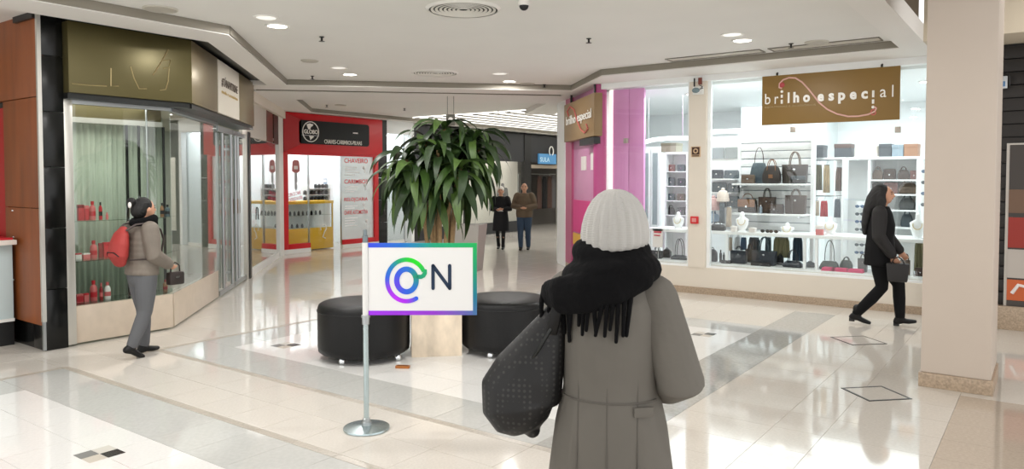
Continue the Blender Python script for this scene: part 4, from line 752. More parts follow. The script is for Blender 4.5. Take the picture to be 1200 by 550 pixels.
def handbag(px0, px1, yt, z, y, style, col, label, hy=None, trim=None, dep=.16, group='handbags in the accessory shop', cat='handbag', rz=0., name='handbag'):
    a, b = on_y(px0, 250, y).x, on_y(px1, 250, y).x; w = b-a; pc = (px0+px1)/2; h = max(.05, zat(pc, yt, y)-z); hz = (zat(pc, hy, y)-z) if hy else h*1.3
    t = thing(name, label, cat, ((a+b)/2, y, z), rz, group); m = LEA[col]; tr = LEA[trim or col]; d = min(dep, max(.06, w*.5))
    def loft(prof, bev):     # prof: (z, halfwidth, halfdepth)
        mb = MB()
        for i, (zz, hw, hd) in enumerate(prof): mb.v += [Vector((-hw, -hd, zz)), Vector((hw, -hd, zz)), Vector((hw, hd, zz)), Vector((-hw, hd, zz))]
        for i in range(len(prof)-1):
            for j in range(4): mb.f.append([i*4+j, i*4+(j+1) % 4, (i+1)*4+(j+1) % 4, (i+1)*4+j])
        mb.f.append([3, 2, 1, 0]); k = (len(prof)-1)*4; mb.f.append([k, k+1, k+2, k+3]); mb.build('body', m, t, False, bevel=bev, seg=2, angle=50)
    r = max(.006, w*.022)
    if style == 'tote':
        loft([(0, w*.42, d*.45), (h*.06, w*.44, d*.48), (h*.6, w*.47, d*.4), (h, w*.5, d*.2)], w*.03)
        for s in (-1, 1): MB().tube(arch(-w*.2, w*.2, h*.82, hz, s*d*.22), r, 6).build('handle', tr, t, False)
        MB().box(-w*.49, w*.49, -d*.215, d*.215, h*.95, h*1.0).build('top_edge', tr, t, False); MB().ell((0, -d*.36, h*.72), (w*.05, .008, w*.05), 8, 6).build('clasp', CHROME, t, False)
    elif style == 'bowl':
        loft([(0, w*.44, d*.4), (h*.12, w*.5, d*.5), (h*.5, w*.5, d*.46), (h*.85, w*.4, d*.26), (h, w*.3, d*.1)], w*.05)
        for s in (-1, 1): MB().tube(arch(-w*.24, w*.24, h*.7, hz, s*d*.3), r, 6).build('handle', tr, t, False)
        MB().tube([(-w*.33, 0, h*.98), (w*.33, 0, h*.98)], .006, 6).build('zip', CHROME, t, False); MB().box(-w*.12, w*.12, -d*.5-.004, -d*.44, h*.3, h*.5).build('badge', tr, t, False)
    elif style == 'flap':
        loft([(0, w*.46, d*.45), (h*.08, w*.49, d*.5), (h*.8, w*.49, d*.46), (h, w*.44, d*.3)], w*.03)
        MB().box(-w*.5, w*.5, -d*.54, -d*.48, h*.42, h*.96).build('flap', tr, t, False, bevel=.004); MB().box(-w*.05, w*.05, -d*.58, -d*.53, h*.38, h*.52).build('clasp', CHROME, t, False)
        if hy: MB().tube(arch(-w*.3, w*.3, h*.9, hz, 0), r, 6).build('handle', tr, t, False)
    elif style == 'clutch':
        loft([(0, w*.48, d*.4), (h*.15, w*.5, d*.45), (h*.8, w*.5, d*.35), (h, w*.46, d*.2)], w*.03)
        MB().box(-w*.48, w*.48, -d*.42, -d*.36, h*.5, h*.96).build('flap', tr, t, False, bevel=.004); MB().box(-w*.06, w*.06, -d*.46, -d*.41, h*.46, h*.58).build('clasp', CHROME, t, False)
    elif style == 'shoulder':
        loft([(0, w*.5, d*.42), (h*.2, w*.52, d*.5), (h*.75, w*.42, d*.34), (h, w*.34, d*.14)], w*.05)
        MB().tube(arch(-w*.26, w*.26, h*.86, hz, 0), r, 6).build('shoulder_strap', tr, t, False); MB().ell((-w*.27, 0, h*.9), (.018, .018, .02), 8, 6).build('strap_ring', CHROME, t, False); MB().ell((w*.27, 0, h*.9), (.018, .018, .02), 8, 6).build('strap_ring', CHROME, t, False)
    elif style == 'pack':
        loft([(0, w*.42, d*.45), (h*.1, w*.5, d*.5), (h*.7, w*.46, d*.45), (h*.92, w*.3, d*.3), (h, w*.16, d*.14)], w*.06)
        MB().box(-w*.34, w*.34, -d*.62, -d*.44, h*.1, h*.42).build('front_pocket', tr, t, False, bevel=.008); MB().tube(arch(-w*.14, w*.14, h*.92, h*1.12, 0), r, 6).build('top_loop', tr, t, False)
    return t
yS = 11.38; yL = 11.12
# shelf 1 of the slat wall
handbag(869, 884, 205, zS1, 11.3, 'clutch', 'taupe', 'small taupe clutch at the left end of the upper bag shelf'); handbag(879, 899, 191, zS1, 11.45, 'shoulder', 'slate', 'grey shoulder bag with tall looped strap on the upper shelf', 173, 'brown'); handbag(894, 914, 194, zS1, 11.32, 'bowl', 'dkbrown', 'dark brown bag with tan handles and tassel on upper shelf', 187, 'tan')
handbag(916, 946, 193, zS1, 11.44, 'tote', 'dkbrown', 'large dark bag with round arched handle on the upper shelf', 178, 'taupe'); handbag(927, 944, 206, zS1, 11.27, 'clutch', 'black', 'small dark clutch in front of the large bag, upper shelf', trim='slate')
# shelf 2
handbag(866, 886, 233, zS2, yS, 'flap', 'dkbrown', 'tan flapped bag with thin top handle on the second shelf', 227, 'tan'); handbag(889, 909, 231, zS2, 11.44, 'tote', 'brown', 'brown tote with arched handle on the second shelf', 221, 'dkbrown'); handbag(899, 918, 239, zS2, 11.28, 'flap', 'dkbrown', 'small brown flap bag before the tote on the second shelf', trim='brown'); handbag(920, 945, 229, zS2, yS, 'tote', 'brown', 'brown bucket tote at the right end of the second shelf', 222, 'taupe')
def can(px0, px1, yt, z, y, m, cap, label, cat='bottle'):
    a, b = on_y(px0, 250, y).x, on_y(px1, 250, y).x; r = (b-a)/2; h = zat((px0+px1)/2, yt, y)-z; t = thing('perfume_bottle', label, cat, ((a+b)/2, y, z), 0, 'small bottles in the accessory shop')
    MB().lathe([(r*.9, 0), (r, .005), (r, h*.7), (r*.6, h*.78)], n=14).build('body', m, t, False); MB().lathe([(r*.55, h*.78), (r*.55, h), (r*.3, h)], n=12).build('cap', cap, t, False)
can(889.5, 893.5, 240, zS2, 11.26, M('silver_blue', (150, 164, 176), .3, .5), CHROME, 'small silver bottle beside the tan flapped bag')
# clutch rack
handbag(833, 847, 199, zr[0], YS-.14, 'clutch', 'navy', 'navy clutch, top left of the narrow clutch rack', dep=.1); handbag(849, 865, 199.5, zr[0], YS-.14, 'clutch', 'slate', 'slate clutch, top right of the narrow clutch rack', dep=.1); handbag(835, 851, 213.5, zr[1], YS-.14, 'clutch', 'teal', 'dark teal clutch on the middle row of the narrow rack', dep=.1); handbag(853, 866, 215, zr[1], YS-.14, 'clutch', 'slate', 'slate clutch on the middle row of the narrow rack', dep=.1); handbag(852, 866, 230, zr[2], YS-.14, 'clutch', 'teal', 'teal clutch on the lowest row of the narrow rack', dep=.1); handbag(838, 850, 231, zr[2], YS-.14, 'clutch', 'navy', 'navy clutch half hidden by hats on the lowest rack row', dep=.1)
# hats on stands and scarves on the long shelf
def hat_stand(px, yt, yb, y, z, m, label):
    x = on_y(px, 250, y).x; zt_ = zat(px, yt, y); zb2 = zat(px, yb, y); t = thing('knit_hat', label, 'hat', (x, y, z), 0, 'knit hats on stands'); h = zt_-zb2
    MB().lathe([(.05, 0), (.05, .01), (.008, .015), (.008, zb2-z+.02)], n=12).build('stand', CHROME, t, False); MB().lathe([(.085, zb2-z), (.09, zb2-z+h*.15), (.088, zb2-z+h*.5), (.06, zb2-z+h*.8), (.02, zb2-z+h*.88)], n=18).build('crown', m, t, False); MB().lathe([(.088, zb2-z-.005), (.096, zb2-z), (.096, zb2-z+h*.22), (.088, zb2-z+h*.24)], n=18).build('brim', m, t, False); MB().ell((0, 0, zb2-z+h*.92), (.03, .03, .03), 10, 8).build('pompom', m, t, False)
hat_stand(836, 230, 246, 11.22, zTab, M('wool_rose', (204, 166, 164), .9), 'rose knit hat on a stand at the left of the long shelf'); hat_stand(847, 221, 236, 11.2, zTab, M('wool_cream', (226, 212, 200), .9), 'cream knit hat on a stand beside the rose hat'); hat_stand(836.5, 249, 259, 11.45, zTab, M('wool_blue', (150, 178, 206), .9), 'low pale blue knit hat under the rose hat')
def scarf(px0, px1, yt, yb, y, m, label, name='hanging_scarf', cat='scarf', group='scarves and cloths hanging in the accessory shop'):
    a, b = on_y(px0, 250, y).x, on_y(px1, 250, y).x; w = b-a; zt_ = zat((px0+px1)/2, yt, y); h = zt_-zat((px0+px1)/2, yb, y); t = thing(name, label, cat, ((a+b)/2, y, zt_), 0, group); vs = []; fs = []; n = 18
    for j, (z, k) in enumerate(((0, .75), (-h*.15, .9), (-h*.6, .96), (-h, 1.0))):
        for i in range(n+1): vs.append((w*k*(i/n-.5), .018*math.sin(i*1.3+j*.3), z))
    for j in range(3):
        for i in range(n): fs.append((j*(n+1)+i, j*(n+1)+i+1, (j+1)*(n+1)+i+1, (j+1)*(n+1)+i))
    o = MB().add(vs, fs).build('cloth', m, t, False, angle=80); s = o.modifiers.new('t', 'SOLIDIFY'); s.thickness = .012
    MB().tube([(-w*.36, 0, .005), (w*.36, 0, .005)], .008, 6).build('hanger_bar', CHROME, t, False); MB().tube([(0, 0, .005), (0, 0, .04), (.015, 0, .055), (.01, 0, .07)], .004, 6).build('hanger_hook', CHROME, t, False)
KH = M('cloth_khaki', (150, 144, 110), .9); DEN = M('cloth_denim', (96, 122, 150), .9); SLT = M('cloth_slate', (92, 104, 112), .9); OLV = M('cloth_olive', (96, 96, 66), .9); TAN = M('cloth_tan', (188, 166, 130), .9); REDC = M('cloth_red', (198, 52, 62), .9); BEI = M('cloth_beige', (214, 198, 178), .9); BRC = M('cloth_cocoa', (104, 84, 76), .9)
scarf(843, 850, 238, 262, 11.15, SLT, 'slate scarf hanging below the cream hat'); scarf(851, 858, 243, 266, 11.3, BEI, 'beige scarf hanging beside the slate scarf'); scarf(832, 840, 248, 262, 11.45, DEN, 'blue scarf hanging at the left end of the window')
handbag(833, 850, 262.5, zTab, 11.02, 'bowl', 'black', 'low black bag at the left end of the long shelf', dep=.1)
def bust(px, yt, z, y, label):
    x = on_y(px, 250, y).x; h = zat(px, yt, y)-z; t = thing('jewellery_bust', label, 'bust', (x, y, z), 0, 'white jewellery busts'); mb = MB(); mb.tube([(0, 0, .02), (0, 0, h*.4), (0, 0, h*.66), (0, 0, h*.8), (0, 0, h*.98)], [(.05, .04), (.09, .05), (.1, .045), (.035, .03), (.03, .03)], 14, round_end=True); mb.build('torso', FRAMEW, t, False); MB().lathe([(.07, 0), (.07, .015), (.03, .02)], n=16).build('base', FRAMEW, t, False)
    MB().tube([(.055*math.sin(q), -.045-.012*math.cos(q), h*.58-.06*math.cos(q)) for q in [R(v) for v in range(-110, 111, 22)]], .006, 6).build('necklace', M('pale_gold', (206, 190, 150), .3, .8), t, False)
bust(870, 250, zTab, 11.05, 'white necklace bust on the long shelf below the tan bag'); bust(973, 256, zTab, 11.1, 'wide white necklace bust right of the slat wall'); bust(1076, 252, zTab, 11.1, 'white necklace bust at the far right of the long shelf'); bust(795, 250, zTab, 11.1, 'white necklace bust on the short shelf left of the pier'); bust(923, 263, zTab, 11.1, 'low white bust at the right under the second bag shelf')
def jbox(px0, px1, yt, z, y, m, label):
    a, b = on_y(px0, 250, y).x, on_y(px1, 250, y).x; w = b-a; h = zat((px0+px1)/2, yt, y)-z; t = thing('jewellery_box', label, 'box', ((a+b)/2, y, z), 0, 'jewellery boxes'); MB().box(-w/2, w/2, -.05, .05, 0, h*.6).build('box', m, t, False, bevel=.004); MB().box(-w/2-.003, w/2+.003, -.053, .053, h*.6, h).build('lid', PWHT, t, False, bevel=.004)
jbox(858, 864, 265, zTab, 11.0, PWHT, 'white jewellery box left of the white bust on the shelf'); jbox(879, 886, 267, zTab, 11.0, PWHT, 'low white jewellery box right of the white bust'); jbox(957, 965, 264, zTab, 11.0, ROSE, 'small rose jewellery box right of the slat wall post')
def shades(px, z, y, label, m=BLACK):
    x = on_y(px, 270, y).x; t = thing('sunglasses', label, 'sunglasses', (x, y, z), 0, 'sunglasses in the accessory shop')
    for s in (-1, 1): MB().ell((.036*s, -.02, .025), (.03, .006, .024), 12, 8).build('lens', m, t, False); MB().tube([(.066*s, -.02, .035), (.07*s, .06, .035), (.07*s, .09, .018)], .003, 6).build('temple', m, t, False)
    MB().tube([(-.01, -.022, .03), (.01, -.022, .03)], .004, 6).build('bridge', m, t, False)
shades(897, zTab, 11.0, 'dark sunglasses lying left on the long shelf'); shades(907, zTab, 11.0, 'dark sunglasses lying right on the long shelf', LEA['brown'])
# below the long shelf
handbag(830, 841, 292, zLow, yL, 'pack', 'navy', 'small navy backpack at the left end under the long shelf'); can(843.5, 846.5, 293, zLow, 11.1, BLACK, BLACK, 'thin black bottle right of the navy backpack'); can(847.5, 850, 296, zLow, 11.2, BLACK, DARKM, 'shorter black bottle right of the navy backpack'); handbag(846, 857, 307, zLow, 11.0, 'clutch', 'black', 'small black pouch beside the black bottles', dep=.1)
handbag(857, 876, 294, zLow, yL, 'tote', 'navy', 'navy structured bag with bow under the long shelf', 289); handbag(874, 884, 292, zLow, 11.35, 'tote', 'black', 'narrow black tote behind the large navy tote', 286); handbag(882, 911, 294, zLow, 11.1, 'tote', 'navy', 'large navy tote with tall handles under the long shelf', 278, 'teal'); handbag(911, 919, 299, zLow, 11.3, 'pack', 'black', 'narrow black backpack right of the large navy tote'); handbag(919, 941, 306, zLow, 11.08, 'bowl', 'navy', 'navy bowling bag right under the long shelf', 293)
handbag(881, 904, 314.5, zLow, 10.98, 'clutch', 'black', 'flat black wallet before the large navy tote', dep=.08)
for px0, px1, yt, yb, m, lb in ((853, 859, 279, 294, BEI, 'beige cloth hanging under the long shelf'), (861, 868, 279, 292, M('cloth_white', (226, 228, 228), .9), 'white cloth hanging under the long shelf'), (868, 876, 279, 293, DEN, 'denim blue cloth hanging under the long shelf'), (877, 892, 279, 300, M('cloth_teal', (54, 76, 92), .9), 'wide dark teal cloth behind the large tote'), (897, 905, 279, 300, SLT, 'slate cloth behind the large tote handles'), (906, 927, 279, 302, KH, 'wide khaki cloth hanging under the long shelf'), (929, 942, 279, 306, M('cloth_teal'), 'dark teal cloth above the navy bowling bag')): scarf(px0, px1, yt, yb, 11.5, m, lb)
handbag(944, 956, 307, zLow, 11.25, 'pack', 'slate', 'slate backpack beside the shelf leg'); handbag(962, 984, 306, zLow, 11.12, 'shoulder', 'green', 'grey green shoulder bag with tall thin strap', 282); handbag(985.5, 1000, 305, zLow, 11.2, 'bowl', 'green', 'grey green bowling bag right of the tall strap bag'); handbag(1006, 1018, 303, zLow, 11.1, 'tote', 'grey', 'grey tote left of the walking woman in black', 298); handbag(1056, 1070, 305, zLow, 11.12, 'tote', 'taupe', 'taupe tote right of the walking woman in black', 298); handbag(1074, 1086, 314, zLow, 11.05, 'flap', 'brown', 'brown flap bag at the far right under the long shelf'); handbag(1030, 1050, 305, zLow, 11.15, 'bowl', 'grey', 'grey bowling bag hidden behind the walking woman')
scarf(1072, 1085, 284, 318, 11.45, KH, 'khaki cloth hanging at the far right under the long shelf')
PNK = M('cloth_pink', (222, 70, 118), .9)
for px, y, w, lb in ((972, 10.98, .2, 'pink folded cloth left on the low platform'), (984, 10.98, .22, 'pink folded cloth below the grey green bags'), (1003, 10.98, .2, 'pink folded cloth left of the walking woman')):
    x = on_y(px, 322, y).x; t = thing('folded_cloth', lb, 'cloth', (x, y, zLow), 0, 'pink folded cloths')
    for k in range(3): MB().box(-w/2+.008*k, w/2-.006*k, -.07, .07, .016*k, .016*k+.014).build('fold', PNK, t, False, bevel=.005)
# ------------------------------------------------------------------ deeper in the shop (right half)
yB = 12.9
zcab = zat(1028, 184, yB); xk0, xk1 = on_y(979, 200, yB).x, on_y(1079, 200, yB).x
cb = thing('back_cabinet', 'white open cabinet with brown bags deep in the shop', 'cabinet', ((xk0+xk1)/2, yB+.2, .012)); xk2 = on_y(1019, 200, yB).x
MB().box(xk0, xk1, yB-.05, yB+.45, zcab-.04, zcab).build('top', FRAMEW, cb); MB().box(xk0, xk1, yB+.42, yB+.45, .012, zcab-.04).build('back', SHOPW, cb)
for x in (xk0, xk2, on_y(1076, 200, yB).x): MB().box(x-.02, x+.02, yB-.03, yB+.42, .012, zcab-.04).build('side', FRAMEW, cb)
zb3 = [zat(1045, y, yB) for y in (210.5, 227.5, 246, 266)]
for z in zb3: MB().box(xk2+.02, on_y(1076, 200, yB).x-.02, yB-.02, yB+.42, z-.025, z).build('shelf', FRAMEW, cb)
for px0, px1, yt, r, st, c, lb in ((1022, 1034, 199, 0, 'bowl', 'taupe', 'taupe bag, leftmost on the top row of the back cabinet'), (1035, 1049, 198, 0, 'flap', 'brown', 'brown flap bag second on the top row of the back cabinet'), (1051, 1065, 199, 0, 'bowl', 'brown', 'brown bag third on the top row of the back cabinet'), (1066, 1075, 200, 0, 'flap', 'rosewood', 'rosewood bag, rightmost on the top row of the back cabinet'),
    (1022, 1035, 215, 1, 'flap', 'brown', 'brown bag, leftmost on the second row of the back cabinet'), (1036, 1052, 214, 1, 'flap', 'rosewood', 'rosewood bag in the middle of the second back row'), (1053, 1074, 214, 1, 'bowl', 'taupe', 'wide taupe bag, rightmost on the second back row'),
    (1020, 1030, 232, 2, 'tote', 'beige', 'beige tote on the third row of the back cabinet'), (1054, 1072, 232, 2, 'bowl', 'grey', 'grey bag on the third row of the back cabinet'), (1056, 1070, 251, 3, 'bowl', 'slate', 'slate bag on the lowest row of the back cabinet')): handbag(px0, px1, yt, zb3[r], yB+.15, st, c, lb)
def carton(px0, px1, yt, z, y, m, lb, lid=None):
    a, b = on_y(px0, 180, y).x, on_y(px1, 180, y).x; w = b-a; h = zat((px0+px1)/2, yt, y)-z; t = thing('storage_box', lb, 'box', ((a+b)/2, y, z), 0, 'boxes on top of the cabinets'); MB().box(-w/2, w/2, -.14, .14, 0, h*.72).build('box', m, t, False, bevel=.005); MB().box(-w/2-.004, w/2+.004, -.145, .145, h*.7, h).build('lid', lid or m, t, False, bevel=.005)
DKB = M('box_dark', (66, 74, 80), .6)
carton(980, 999, 169, zcab, yB+.15, DKB, 'dark storage box at the left on top of the back cabinet', M('box_cocoa', (92, 72, 66), .6)); carton(1032, 1046, 169, zcab, yB+.15, DKB, 'dark storage box right of the white hats'); carton(1047, 1060, 170, zcab, yB+.15, M('box_bluegrey', (140, 158, 170), .6), 'blue grey storage box on top of the back cabinet'); carton(1061, 1077, 169, zcab, yB+.15, M('box_brown', (160, 116, 86), .6), 'brown storage box, rightmost on top of the back cabinet')
for px, lb in ((1008, 'left white sun hat on top of the back cabinet'), (1024, 'right white sun hat on top of the back cabinet')):
    x = on_y(px, 180, yB+.1).x; h = zat(px, 170, yB+.1)-zcab; t = thing('sun_hat', lb, 'hat', (x, yB+.1, zcab), 0, 'white sun hats'); HM = M('straw_white', (232, 222, 208), .9); MB().lathe([(.1, .0), (.104, .006), (.085, .02), (.083, h*.55), (.07, h*.9), (.03, h), (.005, h)], n=20).build('crown', HM, t, False); MB().lathe([(.086, .025), (.0865, .05)], n=20).build('band', PWHT, t, False)
carton(954, 967, 170.5, zat(960, 185, 12.2), 12.2, DKB, 'dark square box on the narrow rack right of the slat wall')
rr = thing('garment_rack', 'narrow white rack with hanging cloths right of the slat wall', 'rack', (on_y(966, 200, 12.2).x, 12.2, .012)); ra, rb2 = on_y(952, 200, 12.2).x, on_y(991, 200, 12.2).x; ztop = zat(960, 185, 12.2)
MB().box(ra, rb2, 12.1, 12.4, ztop-.03, ztop).build('top', FRAMEW, rr)
for x in (ra+.015, rb2-.015): MB().box(x-.015, x+.015, 12.1, 12.4, .012, ztop-.03).build('side', FRAMEW, rr)
for y in (191, 233): z = zat(970, y, 12.2)+.04; MB().tube([(ra+.03, 12.2, z), (rb2-.03, 12.2, z)], .01, 6).build('rail', CHROME, rr)
for px0, px1, yt, yb, m, lb in ((954.5, 963.5, 194, 223, OLV, 'olive cloth on the upper rail right of the slat wall'), (964, 972.5, 194, 226, TAN, 'tan cloth on the upper rail right of the slat wall'), (978, 990, 197, 224, BRC, 'brown cloth on the upper rail of the narrow rack'), (954, 960.5, 236, 253, BEI, 'beige cloth on the lower rail of the narrow rack'), (961, 970.5, 236, 254, REDC, 'red cloth on the lower rail of the narrow rack'), (977.5, 985.5, 234, 255, SLT, 'slate cloth on the lower rail of the narrow rack')): scarf(px0, px1, yt, yb, 12.2, m, lb)
# eyewear boards
for i, (px0, px1, yt, yb, y, lb) in enumerate(((1003, 1018, 236, 306, 12.4, 'white sunglasses stand left of the walking woman'), (1079, 1091, 195, 262, 11.5, 'white sunglasses strip at the far right of the window'))):
    a, b = on_y(px0, 250, y).x, on_y(px1, 250, y).x; z0 = .012 if i == 0 else zTab; z1 = zat(px0, yt, y); t = thing('eyewear_stand', lb, 'display stand', ((a+b)/2, y, z0)); MB().box(a, b, y, y+.04, z0, z1).build('board', FRAMEW, t)
    for k in range(7 if i == 0 else 4):
        py = yt+6+k*(9 if i == 0 else 13); z = zat((px0+px1)/2, py, y); MB().box(a+.02, b-.02, y-.06, y, z-.03, z-.024).build('ledge', FRAMEW, t)
        for s in ((.3, .7) if i == 0 else (.5,)): shades(px0+(px1-px0)*s, z-.024, y-.035, '%s sunglasses on the %s ledge of the %s' % (('left', 'right')[s > .6] if i == 0 else 'single', ('top', 'second', 'third', 'fourth', 'fifth', 'sixth', 'lowest')[k], ('white stand left of the walking woman', 'white strip at the far right')[i]), (LEA['denim'], LEA['slate'])[k % 2])
# ------------------------------------------------------------------ left window of the shop
yT = 12.0; a, b = on_y(779, 200, yT).x, on_y(806, 200, yT).x; zt2 = zat(790, 181, yT)
tw = thing('display_tower', 'white lit display tower with small items left of the pier', 'cabinet', ((a+b)/2, yT, .012))
MB().box(a, b, yT+.3, yT+.33, .012, zt2).build('back', FRAMEW, tw); MB().box(a, a+.03, yT, yT+.3, .012, zt2).build('side', FRAMEW, tw); MB().box(b-.03, b, yT, yT+.3, .012, zt2).build('side', FRAMEW, tw); MB().box(a, b, yT, yT+.33, zt2, zt2+.04).build('top', FRAMEW, tw)
zz = [zat(792, y, yT+.1) for y in (201, 218, 235, 252, 268)]
for z in zz: MB().box(a+.03, b-.03, yT, yT+.3, z-.015, z).build('shelf', FRAMEW, tw)
for r, z in enumerate(zz[:4]):
    row = ('top', 'second', 'third', 'fourth')[r]
    handbag(782.5, 790.5, (193, 208, 227, 243)[r], z, yT+.12, ('clutch', 'flap', 'clutch', 'bowl')[r], ('rosewood', 'slate', 'teal', 'black')[r], '%s small bag on the %s shelf of the white tower' % (('rosewood', 'slate', 'teal', 'black')[r], row), dep=.1); handbag(794, 802.5, (193, 209, 227, 243)[r], z, yT+.12, ('flap', 'clutch', 'flap', 'clutch')[r], ('slate', 'navy', 'taupe', 'grey')[r], '%s small bag on the %s shelf of the white tower' % (('slate', 'navy', 'taupe', 'grey')[r], row), dep=.1)
carton(778.5, 796, 168, zt2+.04, yT+.15, M('box_khaki', (148, 142, 124), .6), 'khaki box on top of the white tower', M('box_olive', (124, 120, 100), .6))
cb2 = thing('side_cabinet', 'tall white cabinet with glass doors behind the pink panel', 'cabinet', (on_y(762, 200, 12.6).x, 12.7, .012)); a, b = on_y(752, 200, 12.6).x, on_y(774, 200, 12.6).x; z1 = zat(762, 172, 12.6)
MB().box(a, b, 12.6, 12.9, .012, z1).build('body', SHOPW, cb2, bevel=.005)
for x0, x1 in ((a+.01, (a+b)/2-.005), ((a+b)/2+.005, b-.01)):
    o = MB().box(x0, x1, 12.58, 12.6, .1, z1-.05).build('door', FRAMEW, cb2, bevel=.004); MB().box(x0+.04, x1-.04, 12.572, 12.58, .9, z1-.12).build('door_pane', M('mirror_grey'), o)
vl = thing('light_valance', 'curved white light valance above the tower left of the pier', 'light', on_y(780, 162.5, 11.9)); (MB().tube([on_y(px, y, 11.9) for px, y in ((752, 168), (765, 164), (780, 162.5), (795, 162), (807, 162))], .035, 8).build('valance', M('valance_glow'), vl))
for px in (760, 800): q = on_y(px, 164, 11.9); MB().tube([q, (q.x, q.y, 3.17)], .006, 6).build('rod', CHROME, vl)
handbag(753, 766, 293, zLow, 11.2, 'tote', 'slate', 'slate tote, leftmost under the short shelf', 288); handbag(764, 777, 294, zLow, 11.1, 'tote', 'navy', 'navy tote behind the white price card', 289); handbag(777, 787, 292, zLow, 11.25, 'pack', 'black', 'black backpack in the middle under the short shelf'); handbag(788, 806, 299, zLow, 11.1, 'bowl', 'navy', 'navy bowling bag right under the short shelf', 280, 'black')
a, b = on_y(765, 280, gy0+.2).x, on_y(776.5, 280, gy0+.2).x; z0, z1 = zat(770, 290, gy0+.2), zat(770, 268, gy0+.2); t = thing('price_card', 'white card on a thin stand in the left shop window', 'sign', ((a+b)/2, gy0+.22, zLow))
MB().box(a, b, gy0+.2, gy0+.206, z0, z1).build('card', PWHT, t); MB().tube([((a+b)/2, gy0+.22, zLow+.01), ((a+b)/2, gy0+.22, z0+.02)], .006, 6).build('stem', CHROME, t); MB().lathe([(.06, 0), (.06, .01)], n=16).build('foot', CHROME, t, False)
MB().box(a+.02, b-.02, gy0+.196, gy0+.2, z1-.07, z1-.04).box(a+.02, b-.04, gy0+.196, gy0+.2, z1-.12, z1-.1).build('print', M('rose_letter'), t)

# ================================================================== big column and the dark shop behind it
cl = thing('column', 'thick square beige column with granite skirting at the right', 'column', (-.61, 7.39, 0))
MB().box(-.86, -.36, 7.03, 7.75, .12, 3.999).build('shaft', COLUMNP, cl, bevel=.012); MB().box(-.875, -.345, 7.015, 7.765, 0, .12).build('skirting', GRANITE, cl, bevel=.004)
dk = thing('slatted_shop_wall', 'dark brown horizontally slatted wall behind the thick column', 'wall panel', (.2, 10.35, .275)); DKW = M('dark_slat', (30, 25, 22), .5, vary=(5, .2, (.2, 1, 4)))
MB().box(-.92, 2.8, 10.4, 10.5, .275, 3.3).build('backing', BLACK, dk)
for k in range(20): MB().box(-.8, 2.6, 10.34, 10.4, .28+k*.15, .28+k*.15+.138).build('slat', DKW, dk, bevel=.004)
MB().box(-.86, -.74, 10.3, 10.4, .275, 3.3).build('edge_post', BLACK, dk)
st = tag(MB().box(-.9, 2.8, 10.24, 10.55, 0, .27).build('granite_plinth', GRANITE, bevel=.005), 'speckled granite plinth under the dark slatted wall', 'plinth')
a = on_y(1180, 168, 10.3); b = on_y(1180, 361, 10.3); po = thing('poster', 'tall poster with red and orange shapes on the dark wall', 'poster', (.2, 10.3, b.z)); x1 = 1.0
MB().box(a.x, x1, 10.31, 10.335, b.z, a.z).build('frame', M('poster_frame', (196, 190, 182), .4, .4), po); MB().box(a.x+.03, x1-.03, 10.3, 10.312, b.z+.02, a.z-.02).build('print_ground', M('poster_dark', (62, 56, 52), .4), po)
PO = [((a.x+.03, a.x+.3, .95, 1.3), (150, 44, 34)), ((a.x+.03, a.x+.34, .6, .93), (186, 178, 170)), ((a.x+.03, a.x+.3, .34, .58), (198, 96, 50)), ((a.x+.03, a.x+.4, .285, .33), (70, 64, 60)), ((a.x+.35, x1-.04, .4, 1.5), (140, 60, 40)), ((a.x+.03, a.x+.4, 1.35, 1.62), (110, 84, 66))]
for k, (q, c) in enumerate(PO): MB().box(q[0], q[1], 10.296, 10.3, q[2], q[3]).build('print_block', M('poster_c%d' % k, c, .4), po)
MB().tube([(a.x+.08, 10.296, .42), (a.x+.14, 10.296, .52), (a.x+.24, 10.296, .5), (a.x+.28, 10.296, .4)], .02, 6).build('print_curve', PWHT, po)
p = on_y(1171, 95, 10.28); t = thing('wall_fitting', 'small blue and white fitting high on the dark slatted wall', 'fitting', (p.x+.03, 10.3, p.z)); MB().box(-.05, .05, -.05, .0, -.09, .05).build('housing', M('fit_white', (196, 200, 204), .5), t, False, bevel=.006); MB().box(-.03, .03, -.055, -.05, -.07, -.01).build('blue_label', M('fit_blue', (80, 120, 160), .5), t, False); MB().tube([(0, -.02, .05), (.04, -.05, .09), (.07, -.04, .04), (.07, -.02, -.06)], .008, 6).build('cable', BLACK, t, False)
# ================================================================== ottomans, planter, plant
def ottoman(px, py, r, h, label):
    p = at_z(px, py); t = thing('ottoman', label, 'ottoman', p, 0, 'black leather ottomans')
    prof = [(r*.93, .06), (r*.985, .08), (r, .13), (r, h-.09), (r*.995, h-.05), (r*.97, h-.02), (r*.9, h-.004), (r*.5, h+.004), (.01, h+.006)]
    MB().lathe(prof, n=56).build('body', BLACKLEATHER, t, False, angle=60)
    MB().tube([(r*1.003*math.cos(2*PI*i/48), r*1.003*math.sin(2*PI*i/48), h-.075) for i in range(48)], .006, 6, closed=True).build('piping', BLACKLEATHER, t, False)
    for k in range(4):
        a = R(YAWD+245+90*k); q = (r*.9*math.cos(a), r*.8*math.sin(a))
        MB().lathe([(.018, 0), (.03, .008), (.033, .03), (.024, .055)], (q[0], q[1], 0), n=14).build('foot', CHROME, t, False)
YAWD = 36
ottoman(427, 417.5, .445, .545, 'round black leather ottoman behind the flag pole'); ottoman(592, 410.5, .445, .545, 'round black leather ottoman beside the woman\'s shoulder bag')
pc = at_z(510.5, 411.5); MARBLE = M('cream_marble', (222, 206, 184), .3, vary=(5, .28, (1, 1, .5)))
pn = thing('planter', 'square cream marble planter between the black ottomans', 'planter', pc, R(45)); h = .245
mb = MB()
